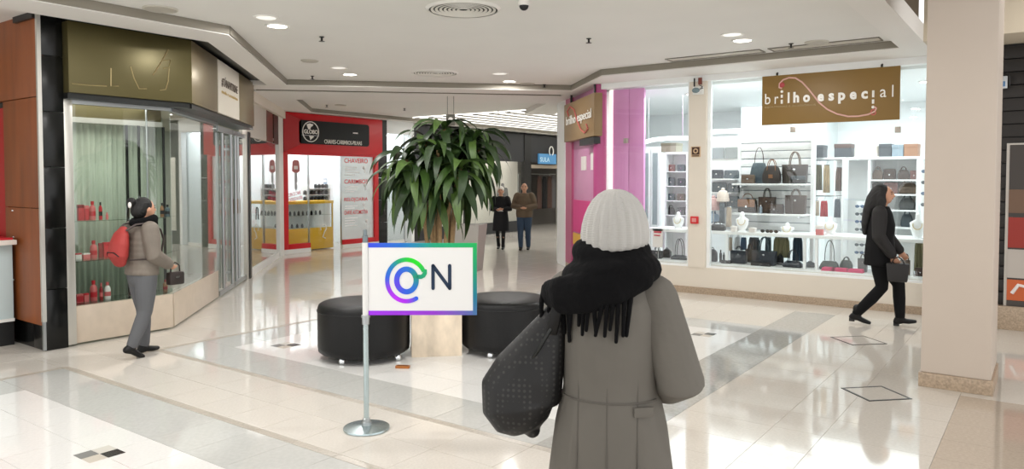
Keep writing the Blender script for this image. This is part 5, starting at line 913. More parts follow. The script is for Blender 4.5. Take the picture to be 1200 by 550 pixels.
for a in ((-h, h, -h, -h+.03), (-h, h, h-.03, h), (-h, -h+.03, -h+.03, h-.03), (h-.03, h, -h+.03, h-.03)): mb.box(*a, 0, .74)
mb.build('body', MARBLE, pn, False); MB().box(-h+.03, h-.03, -h+.03, h-.03, .02, .68).build('soil', M('soil', (52, 40, 30), .95, bump=(40, .8)), pn, False)
# dracaena: canes and long arching leaves, every leaf a part
LG = [M('leaf_green', (54, 80, 31), .45, vary=(14, .3, (1, 6, 1))), M('leaf_dark', (36, 58, 24), .45, vary=(14, .3, (1, 6, 1))), M('leaf_light', (74, 100, 43), .45, vary=(14, .25, (1, 6, 1)))]
def leaf_mesh(L, wid, a0, a1, mat, pw=1.3, twist=0.):
    n = 10; vs = []; fs = []; x = z = 0.
    for i in range(n+1):
        t = i/n; a = R(a0+(a1-a0)*t**pw)
        hw = wid*min(1, .35+2.2*t)*(1-max(0, (t-.45)/.55)**1.7)+.0015; tw = R(twist*t)
        for s in (-1, 0, 1): vs.append((x, s*hw*math.cos(tw), z+(hw*.3 if s else 0)+s*hw*math.sin(tw)))
        x += L/n*math.cos(a); z += L/n*math.sin(a)
    for i in range(n):
        for j in range(2): fs.append((i*3+j, (i+1)*3+j, (i+1)*3+j+1, i*3+j+1))
    return MB().add(vs, fs).mesh('leaf', mat, angle=80)
LM = []
for k in range(12):
    up = k % 3; L = (.44, .54, .56)[up]*random.uniform(.9, 1.1)
    LM.append((up, leaf_mesh(L, random.uniform(.04, .054), (52, 32, 5)[up], (-80, -96, -98)[up], LG[(k//3) % 3 if k < 9 else 1], (.8, .6, .45)[up], random.uniform(-30, 30))))
pb = at_z(517, 411.5); plant = thing('potted_dracaena', 'tall leafy dracaena with drooping green leaves in the marble planter', 'plant', (pb.x, pb.y, .68))
CANE = M('cane_bark', (150, 122, 86), .8, vary=(30, .2), bump=(40, .5))
canes = [(-.06, -.02, .04, .0, 1.56), (.05, .05, .2, .06, 1.50), (-.02, .07, -.16, .12, 1.44), (.08, -.05, .34, -.06, 1.44), (-.10, .01, -.34, -.04, 1.26), (.0, -.09, .0, -.26, 1.34), (.04, .08, .12, .32, 1.26), (-.05, .05, -.24, -.24, 1.14), (.07, .0, .38, .16, 1.36), (-.09, .04, -.42, .16, 1.08), (.03, -.06, .22, -.28, 1.16), (.0, .02, -.08, -.12, 1.0)]
cy_, sy_ = math.cos(YAW), math.sin(YAW)
for (x0, y0, x1, y1, hh) in canes:
    b0 = Vector((x0*cy_-y0*sy_, x0*sy_+y0*cy_, 0)); b1 = Vector((x1*cy_-y1*sy_, x1*sy_+y1*cy_, hh)); mid = b0.lerp(b1, .6); mid.x = b0.x*.75+b1.x*.25; mid.y = b0.y*.75+b1.y*.25
    MB().tube([b0, b0.lerp(mid, .5), mid, mid.lerp(b1, .6), b1], [.027, .025, .022, .018, .014], 9).build('cane', CANE, plant, False)
    th = random.uniform(0, 6.28)
    for i in range(25):
        th += 2.4; f = i/25; up = 0 if f < .25 else 1 if f < .7 else 2
        me = random.choice([m for u, m in LM if u == up]); pos = b1.lerp(mid, .6*max(0, f-.3)); pos.z -= .02*f
        o = put('leaf', me, plant, pos, (R(random.uniform(-14, 14)), R(random.uniform(-12, 12)), th), (random.uniform(.85, 1.08),)*3)
bl = thing('wooden_block', 'small flat amber block on the floor beside the left ottoman', 'block', at_z(472, 431.5), R(30)); MB().box(-.065, .065, -.025, .025, 0, .022).build('body', M('amber', (166, 100, 40), .4), bl, False, bevel=.004); MB().box(-.05, .05, -.018, .018, .022, .025).build('top_pad', M('amber_dark', (120, 70, 30), .5), bl, False)
p = at_z(551, 317); gp = thing('tall_planter', 'tall tapered grey planter standing behind the flag', 'planter', p, R(20)); q = .26
mb = MB(); mb.v = [Vector(v) for v in ((-q*.72, -q*.72, 0), (q*.72, -q*.72, 0), (q*.72, q*.72, 0), (-q*.72, q*.72, 0), (-q, -q, .88), (q, -q, .88), (q, q, .88), (-q, q, .88), (-q+.04, -q+.04, .88), (q-.04, -q+.04, .88), (q-.04, q-.04, .88), (-q+.04, q-.04, .88), (-q+.05, -q+.05, .8), (q-.05, -q+.05, .8), (q-.05, q-.05, .8), (-q+.05, q-.05, .8)) ]
for r in range(3):
    for j in range(4): mb.f.append([r*4+j, r*4+(j+1) % 4, (r+1)*4+(j+1) % 4, (r+1)*4+j])
mb.f += [[3, 2, 1, 0], [12, 13, 14, 15]]; mb.build('body', M('planter_grey', (168, 164, 158), .5), gp, False, angle=20); MB().box(-q+.06, q-.06, -q+.06, q-.06, .78, .82).build('soil', M('soil'), gp, False)

# ================================================================== flag on a steel stand
fp = at_z(429.5, 503); U = 5.16/870
fl = thing('flag_stand', 'white framed ON flag on a slim steel pole stand', 'flag', fp, YAW)
MB().lathe([(.155, 0), (.16, .006), (.158, .016), (.05, .028), (.03, .03)], n=40).build('base_plate', M('stand_steel', (182, 196, 198), .25, .9), fl, False); MB().lathe([(.034, .028), (.034, .05), (.026, .055), (.026, .075), (.02, .08)], n=20).build('base_collar', STEEL, fl, False)
zF0 = CAMH-(368.5-210)*U; zF1 = CAMH-(284.5-210)*U
MB().lathe([(.0185, .05), (.0185, zF0-.06)], n=18).build('pole', M('stand_steel'), fl, False); MB().lathe([(.026, zF0-.065), (.026, zF0-.02), (.031, zF0-.018), (.031, zF0-.002)], n=18).build('clamp_collar', STEEL, fl, False)
MB().lathe([(.0215, zF0-.002), (.0215, zF1+.004)], n=18).build('white_sleeve', M('sleeve_white', (228, 228, 226), .5), fl, False); MB().lathe([(.02, zF1+.004), (.02, zF1+.05), (.014, zF1+.055), (.014, zF1+.09), (.01, zF1+.094)], n=16).build('top_cap', M('cap_steel', (120, 130, 134), .3, .8), fl, False)
fw = 126*U; x0 = .0225; x1 = x0+fw
def grad(name, axis, stops):
    m = bpy.data.materials.new(name); m.use_nodes = True; nt = m.node_tree; b = nt.nodes['Principled BSDF']; b.inputs['Roughness'].default_value = .6; tc = nt.nodes.new('ShaderNodeTexCoord'); sx = nt.nodes.new('ShaderNodeSeparateXYZ'); nt.links.new(tc.outputs['Generated'], sx.inputs[0]); r = nt.nodes.new('ShaderNodeValToRGB')
    while len(r.color_ramp.elements) < len(stops): r.color_ramp.elements.new(.5)
    for e, (p, c) in zip(r.color_ramp.elements, stops): e.position = p; e.color = (*lin(c), 1)
    nt.links.new(sx.outputs[axis], r.inputs[0]); nt.links.new(r.outputs[0], b.inputs['Base Color']); return m
t_ = 5*U
MB().box(x0, x1, -.006, .006, zF0, zF1).build('flag_panel', M('flag_white', (234, 234, 233), .6), fl, False)
MB().box(x0, x1, -.0085, .0085, zF1-t_, zF1+.0005).build('border_strip', grad('grad_top', 0, [(0, (50, 70, 230)), (.3, (10, 110, 205)), (.6, (0, 160, 120)), (1, (10, 180, 90))]), fl, False); MB().box(x1-t_*.9, x1+.0005, -.0088, .0088, zF0, zF1).build('border_strip', grad('grad_right', 2, [(0, (70, 110, 170)), (.25, (0, 120, 150)), (.6, (0, 150, 110)), (1, (10, 180, 90))]), fl, False); MB().box(x0, x1, -.0085, .0085, zF0-.0005, zF0+t_).build('border_strip', grad('grad_bottom', 0, [(0, (160, 40, 235)), (.6, (150, 50, 210)), (1, (70, 110, 170))]), fl, False)
ca = bpy.data.materials.new('logo_gradient'); ca.use_nodes = True; at = ca.node_tree.nodes.new('ShaderNodeAttribute'); at.attribute_name = 'Col'; ca.node_tree.links.new(at.outputs['Color'], ca.node_tree.nodes['Principled BSDF'].inputs['Base Color'])
def ribbon(name, pts, hw, cols, parent, closed=False):      # flat rounded stroke with colour running along it
    P = [Vector((x0+((420+a/4.233)-433)*U, 0, CAMH-((260+b/4.233)-210)*U)) for a, b in pts]; n = len(P); vs = []; fs = []; vc = []; hw = hw/4.233*U
    def colat(t):
        t = t*(len(cols)-1); i = min(int(t), len(cols)-2); f = t-i; return [lin(cols[i])[k]*(1-f)+lin(cols[i+1])[k]*f for k in range(3)]
    if not closed: # rounded ends
        d0 = (P[0]-P[1]).normalized(); d1 = (P[-1]-P[-2]).normalized()
        seq = [(P[0]+d0*hw*math.sin(R(a)), hw*math.cos(R(a)), 0) for a in (85, 60, 30)]+[(P[i], hw, i/(n-1)) for i in range(n)]+[(P[-1]+d1*hw*math.sin(R(a)), hw*math.cos(R(a)), 1) for a in (30, 60, 85)]
    else: seq = [(P[i], hw, i/n) for i in range(n)]
    m = len(seq)
    for i, (p, w_, t) in enumerate(seq):
        a = seq[(i+1) % m][0] if closed else seq[min(i+1, m-1)][0]; b = seq[i-1][0] if closed else seq[max(i-1, 0)][0]; d = (a-b).normalized(); nn = Vector((-d.z, 0, d.x))
        for s, y in ((-1, -.0062), (1, -.0062), (1, -.0095), (-1, -.0095)): vs.append(p+nn*w_*s+Vector((0, y, 0))); vc.append(colat(abs(2*t-1) if closed else t))
    for i in range(m if closed else m-1):
        j = (i+1) % m
        for k in range(4): fs.append((i*4+k, i*4+(k+1) % 4, j*4+(k+1) % 4, j*4+k))
    if not closed: fs += [(0, 1, 2, 3), tuple((m-1)*4+k for k in (3, 2, 1, 0))]
    o = MB().add(vs, fs).build(name, ca, parent, False, smooth=False); at_ = o.data.color_attributes.new('Col', 'FLOAT_COLOR', 'POINT')
    for i, c in enumerate(vc): at_.data[i].color = (*c, 1)
    bm = bmesh.new(); bm.from_mesh(o.data); bmesh.ops.recalc_face_normals(bm, faces=bm.faces); bm.to_mesh(o.data); bm.free()
cx_, cy0 = 242, 288
outer = [(cx_+95*math.cos(R(a)), cy0+103*math.sin(R(a))) for a in range(60, 336, 8)]
outer += [(334, 240), (333, 252), (326, 264), (314, 270), (303, 270)]
ribbon('at_stroke', outer, 10.5, [(20, 90, 230), (170, 30, 240), (190, 30, 245), (150, 40, 235), (40, 90, 225), (0, 120, 200), (0, 165, 110), (10, 215, 30), (10, 220, 20), (0, 165, 100), (0, 150, 120)], fl)
inner = [(cx_+48*math.cos(R(a)), cy0+56*math.sin(R(a))) for a in range(-20, 340, 10)]
ribbon('letter_o', inner, 13, [(90, 60, 230), (40, 90, 225), (20, 110, 210), (0, 150, 110)], fl, True)
for st in ([(373, 327), (373, 270), (373, 215)], [(373, 215), (414, 271), (455, 327)], [(455, 327), (455, 270), (455, 215)]): ribbon('letter_n_stroke', st, 8.5, [(8, 40, 70), (8, 40, 70)], fl)
# ================================================================== PEOPLE
SKIN = M('skin', (202, 152, 124), .55); HAIRB = M('hair_black', (11, 9, 9), .6, wave=(30, .3, 'X', 3)); HAIRW = M('hair_white', (220, 216, 208), .7); HAIRG = M('hair_grey', (168, 150, 136), .7); EYE = M('eye_dark', (40, 28, 24), .3)
def pose(**k):
    J = dict(shL=(-.17, 0, 1.345), elL=(-.22, -.03, 1.08), wrL=(-.22, .08, .86), shR=(.17, 0, 1.345), elR=(.22, -.03, 1.08), wrR=(.22, .08, .86),
             hipL=(-.085, 0, .86), kneeL=(-.09, .02, .47), ankL=(-.09, -.01, .085), hipR=(.085, 0, .86), kneeR=(.09, .02, .47), ankR=(.09, -.01, .085), footL=0, footR=0, headyaw=0, lean=0)
    J.update(k); return {a: (Vector(b) if isinstance(b, tuple) else b) for a, b in J.items()}
def foot_pts(J, s):   # ankle, heel, ball, toe ; pitch in degrees lifts the heel
    a = J['ank'+s]; p = R(J['foot'+s]); f = lambda dy, dz: a+Vector((0, dy*math.cos(p)+dz*math.sin(p)*1.0, dz*math.cos(p)-dy*math.sin(p)))
    return f(0, 0), f(-.045, -.05), f(.09, -.052), f(.15, -.055)
def hand(mb, w, d, nrm, side, curl=35):
    d = d.normalized(); nrm = (nrm-d*nrm.dot(d)).normalized(); lat = d.cross(nrm)*side
    mb.tube([w, w+d*.05, w+d*.09], [(.026, .017), (.036, .016), (.034, .014)], 10, up=lat, round_end=True)
    for i, (o, L) in enumerate(((-.027, .062), (-.009, .072), (.009, .068), (.026, .052))):
        b = w+d*.085+lat*o; c1 = (d*math.cos(R(curl*.6))+nrm*math.sin(R(curl*.6))); c2 = (d*math.cos(R(curl*1.7))+nrm*math.sin(R(curl*1.7)))
        mb.tube([b, b+c1*L*.5, b+c1*L*.5+c2*L*.5], [.0092, .0085, .0075], 7, round_end=True)
    b = w+d*.03-lat*.03; mb.tube([b, b-lat*.02+d*.025+nrm*.01, b-lat*.025+d*.055+nrm*.02], [.012, .0105, .0085], 7, round_end=True)
def body_mesh(J, curl=35):
    mb = MB(); le = J['lean']; L = lambda z: le*(z-.9)
    mb.tube([(0, L(.88), .88), (0, L(1.0), 1.0), (0, L(1.15), 1.15), (0, L(1.28), 1.28), (0, L(1.37), 1.37)], [(.15, .105), (.125, .09), (.14, .1), (.155, .1), (.09, .07)], 16, round_end=True)
    h = Vector((0, L(1.5), 0)); mb.tube([(0, L(1.36), 1.36), (0, h.y+.01, 1.5)], [.052, .048], 12, round_end=True)
    rz = Matrix.Rotation(J['headyaw'], 3, 'Z'); E = lambda c, r: mb.ell(h+rz @ Vector(c), r, 16, 10, rz)
    E((0, .015, 1.56), (.073, .092, .105)); E((0, .05, 1.5), (.05, .05, .05)); E((0, .1, 1.55), (.02, .02, .05))
    mb.tube([h+rz @ Vector((0, .104, 1.575)), h+rz @ Vector((0, .122, 1.54))], [.008, .013], 8, round_end=True)
    for s in (-1, 1): E((.076*s, .005, 1.55), (.012, .022, .032))
    E((0, .098, 1.508), (.024, .012, .008))
    for s in 'LR':
        sd = -1 if s == 'L' else 1
        mb.tube([J['sh'+s], J['el'+s], J['wr'+s]], [.05, .04, .028], 10, round_end=True); d = J['wr'+s]-J['el'+s]; hand(mb, J['wr'+s], d, Vector((-sd*.6, .3, .4)) if abs(d.normalized().z) < .6 else Vector((-sd, .2, 0)), sd, curl)
        mb.tube([J['hip'+s], J['hip'+s].lerp(J['knee'+s], .5), J['knee'+s], J['knee'+s].lerp(J['ank'+s], .35), J['ank'+s]], [.085, .075, .053, .052, .036], 12, round_end=True)
        a, hl, bl, to = foot_pts(J, s); mb.tube([hl, bl, to], [(.032, .026), (.04, .022), (.03, .015)], 10, round_end=True); mb.tube([a, hl], .034, 8, round_end=True)
    return mb
def sleeves(mb, J, r=(.085, .072, .058), cut=.93):
    for s in 'LR': a, b, c = J['sh'+s], J['el'+s], J['wr'+s]; mb.tube([a, a.lerp(b, .5), b, b.lerp(c, cut)], [r[0], (r[0]+r[1])/2, r[1], r[2]], 14, round_end=True)
def trousers(J, g=1., hem=.06):
    mb = MB(); mb.tube([(0, -.01, .84), (0, -.01, .94), (0, J['lean']*.1, 1.02)], [(.17, .13), (.165, .125), (.145, .11)], 16, round_end=True)
    for s in 'LR':
        a, b, c = J['hip'+s], J['knee'+s], J['ank'+s]; mb.tube([a, a.lerp(b, .5), b, b.lerp(c, .4), c+Vector((0, 0, .02))], [.1*g, .09*g, .066*g, .064*g, .052*g], 14, round_end=True)
    return mb
def shoe(J, s, boot=0., heel=.0):
    mb = MB(); a, hl, bl, to = foot_pts(J, s); mb.tube([hl, (hl+bl)/2+Vector((0, 0, .012)), bl, to], [(.04, .036), (.043, .034), (.047, .03), (.036, .022)], 12, round_end=True); mb.tube([a+Vector((0, 0, boot)), a, hl.lerp(a, .3)], [.05, .05, .044], 12, round_end=True); return mb
def face_bits(t, J):
    h = Vector((0, J['lean']*.6, 0)); rz = Matrix.Rotation(J['headyaw'], 3, 'Z')
    for s in (-1, 1): MB().ell(h+rz @ Vector((.031*s, .098, 1.565)), (.012, .008, .007), 10, 6).build('eye', EYE, t, False); MB().tube([h+rz @ Vector((.014*s, .104, 1.587)), h+rz @ Vector((.048*s, .092, 1.588))], .005, 6).build('eyebrow', HAIRB, t, False)
    MB().ell(h+rz @ Vector((0, .108, 1.508)), (.02, .006, .006), 10, 6).build('mouth', M('lip', (164, 92, 84), .5), t, False)
def person(label, loc, rz, s, J, curl=35, voxel=.008):
    t = thing('person', label, 'person', loc, rz); t.scale = (s, s, s); smooth_blob(body_mesh(J, curl), 'body', SKIN, t, voxel, 4); face_bits(t, J); return t
Z = Vector
# ---------------------------------------------------------------- woman in the grey coat, seen from behind (nearest)
q = ray(717, 210); loc = Vector((q[0]*2.62, q[1]*2.62, 0)); RZF = R(24)
J = pose(shL=(-.15, 0, 1.335), shR=(.15, 0, 1.325), elR=(.242, -.055, 1.045), wrR=(.16, .17, .975), elL=(-.2, .03, 1.08), wrL=(-.1, .21, 1.08), headyaw=R(-30))
fwm = person('woman in long grey coat, black scarf and knit hat seen from behind', loc, RZF, 1.0, J, 50, .006)
COATM = M('grey_coat', (108, 104, 97), .85, vary=(2.5, .08), bump=(6, .9))
mb = MB(); mb.tube([(0, 0, .52), (0, 0, .7), (0, -.005, .88), (0, -.005, 1.0), (0, -.01, 1.15), (0, -.01, 1.28), (0, 0, 1.37), (0, .0, 1.43)], [(.24, .2), (.222, .185), (.198, .17), (.17, .155), (.168, .155), (.17, .145), (.14, .105), (.085, .075)], 28)
ct = smooth_blob(mb, 'coat', COATM, fwm, .008, 7)
for s in 'LR':
    m_ = MB(); a, b, c = J['sh'+s], J['el'+s], J['wr'+s]; m_.tube([a+Vector((0, 0, .0)), a.lerp(b, .5), b, b.lerp(c, .5), c], [.082, .082, .083, .076, .068], 16, round_end=True); smooth_blob(m_, 'sleeve', COATM, fwm, .008, 5)
# seams, waist band and back tab of the coat
def back_y(x, z):   # outline of the coat's back
    rows = [(.52, .24, .2), (.7, .222, .185), (.88, .198, .17), (1.0, .17, .155), (1.15, .168, .155), (1.28, .17, .145), (1.37, .14, .105)]
    for (z0, a0, b0), (z1, a1, b1) in zip(rows, rows[1:]):
        if z0 <= z <= z1: f = (z-z0)/(z1-z0); a, b = a0+(a1-a0)*f, b0+(b1-b0)*f; return -.007-b*math.sqrt(max(0, 1-(x/a)**2))
    return -.15
SEAM = M('coat_seam', (98, 94, 88), .9)
for x in (-.1, .0, .1): MB().tube([(x*(1 if z > .9 else 1+.25*(.9-z)), back_y(x, z)+.004, z) for z in [.54+.05*k for k in range(15)]], .003, 6).build('seam', SEAM, ct, False)
for z in (.985,): MB().tube([(.175*math.sin(R(a)), back_y(.175*math.sin(R(a))*.98, z)+.003, z) for a in range(-66, 67, 12)], .004, 6).build('waist_seam', SEAM, ct, False)
MB().obox((.12, back_y(.12, .955)-.006, .957), (.07, .012, .034), R(24)).build('back_tab', COATM, ct, False, bevel=.004); MB().ell((.145, back_y(.145, .955)-.006, .957), (.009, .006, .009), 10, 6).build('button', M('button_dark', (60, 56, 54), .4), ct, False)
smooth_blob(trousers(J, 1.0), 'trousers', GAR[0], fwm, .012, 4)
for s in 'LR': smooth_blob(shoe(J, s, .1), 'boot', BLACKLEATHER, fwm, .01, 3)
hy = Matrix.Rotation(J['headyaw'], 3, 'Z')
mb = MB(); mb.ell((0, -.015, 1.545), (.086, .1, .1), 16, 10); mb.ell((0, -.05, 1.48), (.07, .06, .07), 14, 8); smooth_blob(mb, 'hair', M('hair_brown', (86, 62, 48), .7), fwm, .01, 3)
# ribbed knit hat
KN = M('knit_grey', (188, 186, 182), .95, wave=(55, .25, 'Z', 2)); n = 96; prof = [(.104, 1.5), (.111, 1.503), (.116, 1.515), (.117, 1.53), (.116, 1.555), (.112, 1.585), (.104, 1.615), (.092, 1.643), (.077, 1.668), (.057, 1.688), (.036, 1.7), (.017, 1.705), (.004, 1.703)]
mb = MB(); rows = []
for i, (r, z) in enumerate(prof):
    for j in range(n):
        th = 2*PI*j/n; rr = r*(1+.035*math.cos(22*th+z*2)*(1 if i < 11 else .3)+(.05 if 4 < i < 10 else 0)*max(0, math.cos(7*th))*(.5 if i > 6 else .2)); mb.v.append(Vector((rr*math.cos(th)+.012, rr*1.04*math.sin(th)-.012-.02*(z-1.5), z+.012*math.cos(th-.6)*(1.7-z)/.2)))
for i in range(len(prof)-1):
    for j in range(n): mb.f.append([i*n+j, i*n+(j+1) % n, (i+1)*n+(j+1) % n, (i+1)*n+j])
mb.f.append(list(range((len(prof)-1)*n, len(prof)*n))); ht = mb.build('knit_hat', KN, fwm, False, angle=70); ht['label'] = 'pale grey ribbed knit hat'
# scarf wound twice with a fringed end over the back
SCF = M('black_scarf', (10, 10, 12), .95, bump=(30, .8), spec=.2); mb = MB()
mb.tube([(.092*math.cos(a), .098*math.sin(a)-.005, 1.468+.016*math.sin(a*2+1)) for a in [2*PI*i/28 for i in range(28)]], (.05), 12, closed=True); mb.tube([(.125*math.cos(a), .12*math.sin(a)-.012, 1.41+.02*math.sin(a+2.2)) for a in [2*PI*i/28 for i in range(28)]], (.052), 12, closed=True)
mb.tube([(.12, -.10, 1.405), (.02, -.16, 1.375), (-.08, -.165, 1.355), (-.165, -.12, 1.34), (-.215, -.05, 1.335)], [(.03, .04), (.035, .062), (.035, .07), (.035, .068), (.03, .05)], 12, up=(0, 1, 0), round_end=True)
sc = smooth_blob(mb, 'scarf', SCF, fwm, .008, 5); mb = MB()
for i in range(17):
    f = i/16; x = -.235+.31*f; z0 = 1.335+.02*math.sin(f*3.1); y0 = back_y(max(-.165, min(.165, x)), 1.26)-.028; L = random.uniform(.075, .12)+(.03 if f < .35 else 0)
    mb.tube([(x, y0+.035, z0+.02), (x+random.uniform(-.006, .006), y0, z0-.03), (x+random.uniform(-.012, .012)-.008, y0+.006, z0-.03-L)], [.0105, .0085, .006], 7, round_end=True)
fr = mb.build('fringe', SCF, sc, False); fr['kind'] = 'stuff'
# shoulder bag
dotm = bpy.data.materials.new('dotted_leather'); dotm.use_nodes = True; nt = dotm.node_tree; b = nt.nodes['Principled BSDF']; b.inputs['Roughness'].default_value = .5; v = nt.nodes.new('ShaderNodeTexVoronoi'); v.inputs['Scale'].default_value = 52; v.inputs['Randomness'].default_value = .1; tc = nt.nodes.new('ShaderNodeTexCoord'); nt.links.new(tc.outputs['Object'], v.inputs['Vector']); r = nt.nodes.new('ShaderNodeValToRGB'); r.color_ramp.elements[0].position = .22; r.color_ramp.elements[0].color = (.03, .028, .027, 1); r.color_ramp.elements[1].position = .34; r.color_ramp.elements[1].color = (.004, .004, .0045, 1); nt.links.new(v.outputs['Distance'], r.inputs[0]); nt.links.new(r.outputs[0], b.inputs['Base Color'])
sb = thing('shoulder_bag', 'slouchy black dotted shoulder bag on the grey coat woman', 'bag', loc+Vector((0, 0, .83)), RZF); z0 = .83
mb = MB(); P = [(1.30, -.175, .03, .018), (1.24, -.195, .055, .035), (1.15, -.235, .09, .055), (1.05, -.28, .13, .08), (.97, -.315, .148, .09), (.93, -.315, .142, .095), (.885, -.295, .118, .085), (.855, -.275, .075, .06), (.842, -.27, .03, .03)]
mb.tube([(x-.005, -.05, z-z0) for z, x, a, c in P], [(a, c) for z, x, a, c in P], 20, round_end=True); sbm = smooth_blob(mb, 'bag_body', dotm, sb, .007, 5)
mb = MB(); mb.tube([(-.2, -.09, 1.2-z0), (-.175, -.115, 1.3-z0), (-.15, -.09, 1.38-z0), (-.14, .0, 1.425-z0), (-.16, .08, 1.37-z0), (-.2, .07, 1.3-z0), (-.215, -.01, 1.19-z0)], [(.02, .009)]*7, 10, up=(1, 0, 0)); mb.build('strap', BLACKLEATHER, sb, False); MB().tube([(-.30, -.10, 1.06-z0), (-.24, -.115, 1.15-z0), (-.2, -.1, 1.22-z0)], .006, 6).build('zip', DARKM, sb, False)

# ---------------------------------------------------------------- woman with the red backpack
loc = at_z(168, 416.5); J = pose(elR=(.23, .0, 1.08), wrR=(.17, .2, .96), elL=(-.22, .02, 1.08), wrL=(-.1, .23, 1.0), hipL=(-.08, 0, .86), kneeL=(-.085, .06, .47), ankL=(-.09, .06, .085), hipR=(.08, 0, .86), kneeR=(.085, -.02, .48), ankR=(.08, -.16, .13), footR=28, lean=.06)
RZL = R(2); SL = .93
pw = person('woman with red backpack and grey puffer jacket walking past the left shop', loc, RZL, SL, J, 45)
mb = MB(); rows = []
for k in range(19):
    z = .86+.03*k; f = (z-.86)/.54; base = (.19-.01*math.sin(f*PI), .15) if f < .8 else (.19-.4*(f-.8), .15-.25*(f-.8)); puff = .009*abs(math.sin(k*PI/2*1.0+.4)); rows.append(((0, .06*(z-.9), z), (base[0]+puff, base[1]+puff)))
mb.tube([r[0] for r in rows], [r[1] for r in rows], 22); sleeves(mb, J, (.09, .082, .062)); smooth_blob(mb, 'puffer_jacket', M('puffer_taupe', (118, 109, 99), .6, vary=(6, .08), bump=(12, .4)), pw, .009, 4)
smooth_blob(trousers(J, 1.12), 'trousers', M('trouser_grey', (94, 95, 98), .85), pw, .01, 5)
for s in 'LR': smooth_blob(shoe(J, s, .01), 'shoe', BLACKLEATHER, pw, .008, 3)
mb = MB(); mb.ell((0, .02, 1.585), (.088, .1, .098), 16, 10); mb.ell((0, -.02, 1.54), (.083, .085, .09), 16, 10); mb.ell((0, -.1, 1.635), (.048, .045, .045), 14, 8); smooth_blob(mb, 'hair', HAIRB, pw, .008, 4)
MB().ell((.03, -.135, 1.6), (.025, .015, .032), 10, 8).build('hair_clip', PWHT, pw, False)
mb = MB(); mb.tube([(.09*math.cos(a), .095*math.sin(a)+.03, 1.43+.02*math.sin(a)) for a in [2*PI*i/24 for i in range(24)]], .05, 10, closed=True); mb.ell((.0, .12, 1.4), (.09, .05, .06)); smooth_blob(mb, 'scarf', SCF, pw, .01, 4)
bp = thing('backpack', 'small red backpack worn by the woman at the left shop', 'backpack', loc+Vector((0, 0, .98*SL)), RZL); RB = M('backpack_red', (160, 50, 46), .6, bump=(14, .2)); bp.scale = (SL,)*3
mb = MB(); mb.tube([(0, -.235, .03), (0, -.25, .1), (0, -.235, .22), (0, -.21, .32), (0, -.19, .37)], [(.10, .05), (.135, .085), (.13, .08), (.105, .06), (.06, .035)], 18, round_end=True); smooth_blob(mb, 'bag_body', RB, bp, .009, 4)
MB().tube([(-.11, -.3, .1), (-.06, -.325, .14), (.06, -.325, .14), (.11, -.3, .1)], .006, 6).build('zip', DARKM, bp, False)
for s in (-1, 1): MB().tube([(.07*s, -.2, .36), (.11*s, -.12, .42), (.12*s, .02, .435), (.125*s, .14, .36), (.13*s, .17, .25), (.17*s, .12, .12), (.2*s, -.02, .06), (.13*s, -.2, .06)], [(.02, .008)]*8, 8).build('strap', M('strap_dark', (70, 60, 58), .7), bp, False)
hb = thing('handbag', 'small dark handbag held by the woman at the left shop', 'handbag', loc+Matrix.Rotation(RZL, 3, 'Z') @ Vector((.13, .27, .68)), RZL); mb = MB(); mb.box(-.04, .04, -.08, .08, 0, .13); mb.build('body', LEA['dkbrown'], hb, False, bevel=.02); MB().tube([(0, -.05, .12), (0, -.045, .19), (0, .0, .225), (0, .045, .19), (0, .05, .12)], .007, 6).build('handle', LEA['dkbrown'], hb, False); MB().box(.04, .046, -.02, .02, .07, .09).build('clasp', CHROME, hb, False)

# ---------------------------------------------------------------- woman in black walking right
f1, f2 = at_z(1063, 384), at_z(1023, 381); loc = Vector(((f1.x+f2.x)/2-.12, (f1.y+f2.y)/2, 0)); hs = .22
J = pose(hipL=(-.08, 0, .85), kneeL=(-.08, .20, .49), ankL=(-.07, .22, .10), footL=-8, hipR=(.08, 0, .85), kneeR=(.08, .03, .46), ankR=(.07, -.23, .12), footR=14, elR=(.23, .0, 1.07), wrR=(.2, .14, .86), elL=(-.22, .05, 1.07), wrL=(-.2, .2, .88), lean=.03)
RZR = R(-84)
pr_ = person('woman in black jacket and trousers walking past the bag window', loc, RZR, 1.0, J, 45)
mb = MB(); mb.tube([(0, 0, .72), (0, 0, .9), (0, 0, 1.05), (0, .005, 1.2), (0, .01, 1.33), (0, .012, 1.42)], [(.205, .175), (.2, .165), (.185, .15), (.2, .155), (.17, .12), (.09, .08)], 22); smooth_blob(mb, 'jacket', M('jacket_black', (11, 11, 13), .75, bump=(8, .4), spec=.25), pr_, .01, 5)
mb = MB(); sleeves(mb, J, (.085, .078, .06)); smooth_blob(mb, 'sleeves', M('sleeve_charcoal', (30, 28, 28), .75, bump=(8, .4)), pr_, .01, 4)
smooth_blob(trousers(J, 1.08), 'trousers', M('trouser_black', (13, 13, 15), .85, spec=.25), pr_, .01, 5)
for s in 'LR': o = smooth_blob(shoe(J, s, .07), 'ankle_boot', BLACKLEATHER, pr_, .008, 3); a, hl, bl, to = foot_pts(J, s); MB().box(hl.x-.03, hl.x+.03, hl.y-.03, hl.y+.03, max(.0, hl.z-.05), hl.z-.01).build('heel', BLACK, o, False)
mb = MB(); mb.ell((0, -.005, 1.585), (.09, .105, .1), 16, 10); mb.tube([(0, -.03, 1.6), (0, -.075, 1.5), (0, -.12, 1.36), (0, -.15, 1.2), (0, -.16, 1.1)], [(.085, .075), (.1, .085), (.115, .075), (.12, .06), (.07, .035)], 16, round_end=True)
for s in (-1, 1): mb.tube([(.07*s, .0, 1.58), (.085*s, .01, 1.48), (.1*s, .0, 1.36)], [(.03, .05), (.03, .06), (.02, .05)], 10, round_end=True)
smooth_blob(mb, 'long_hair', HAIRB, pr_, .01, 4)
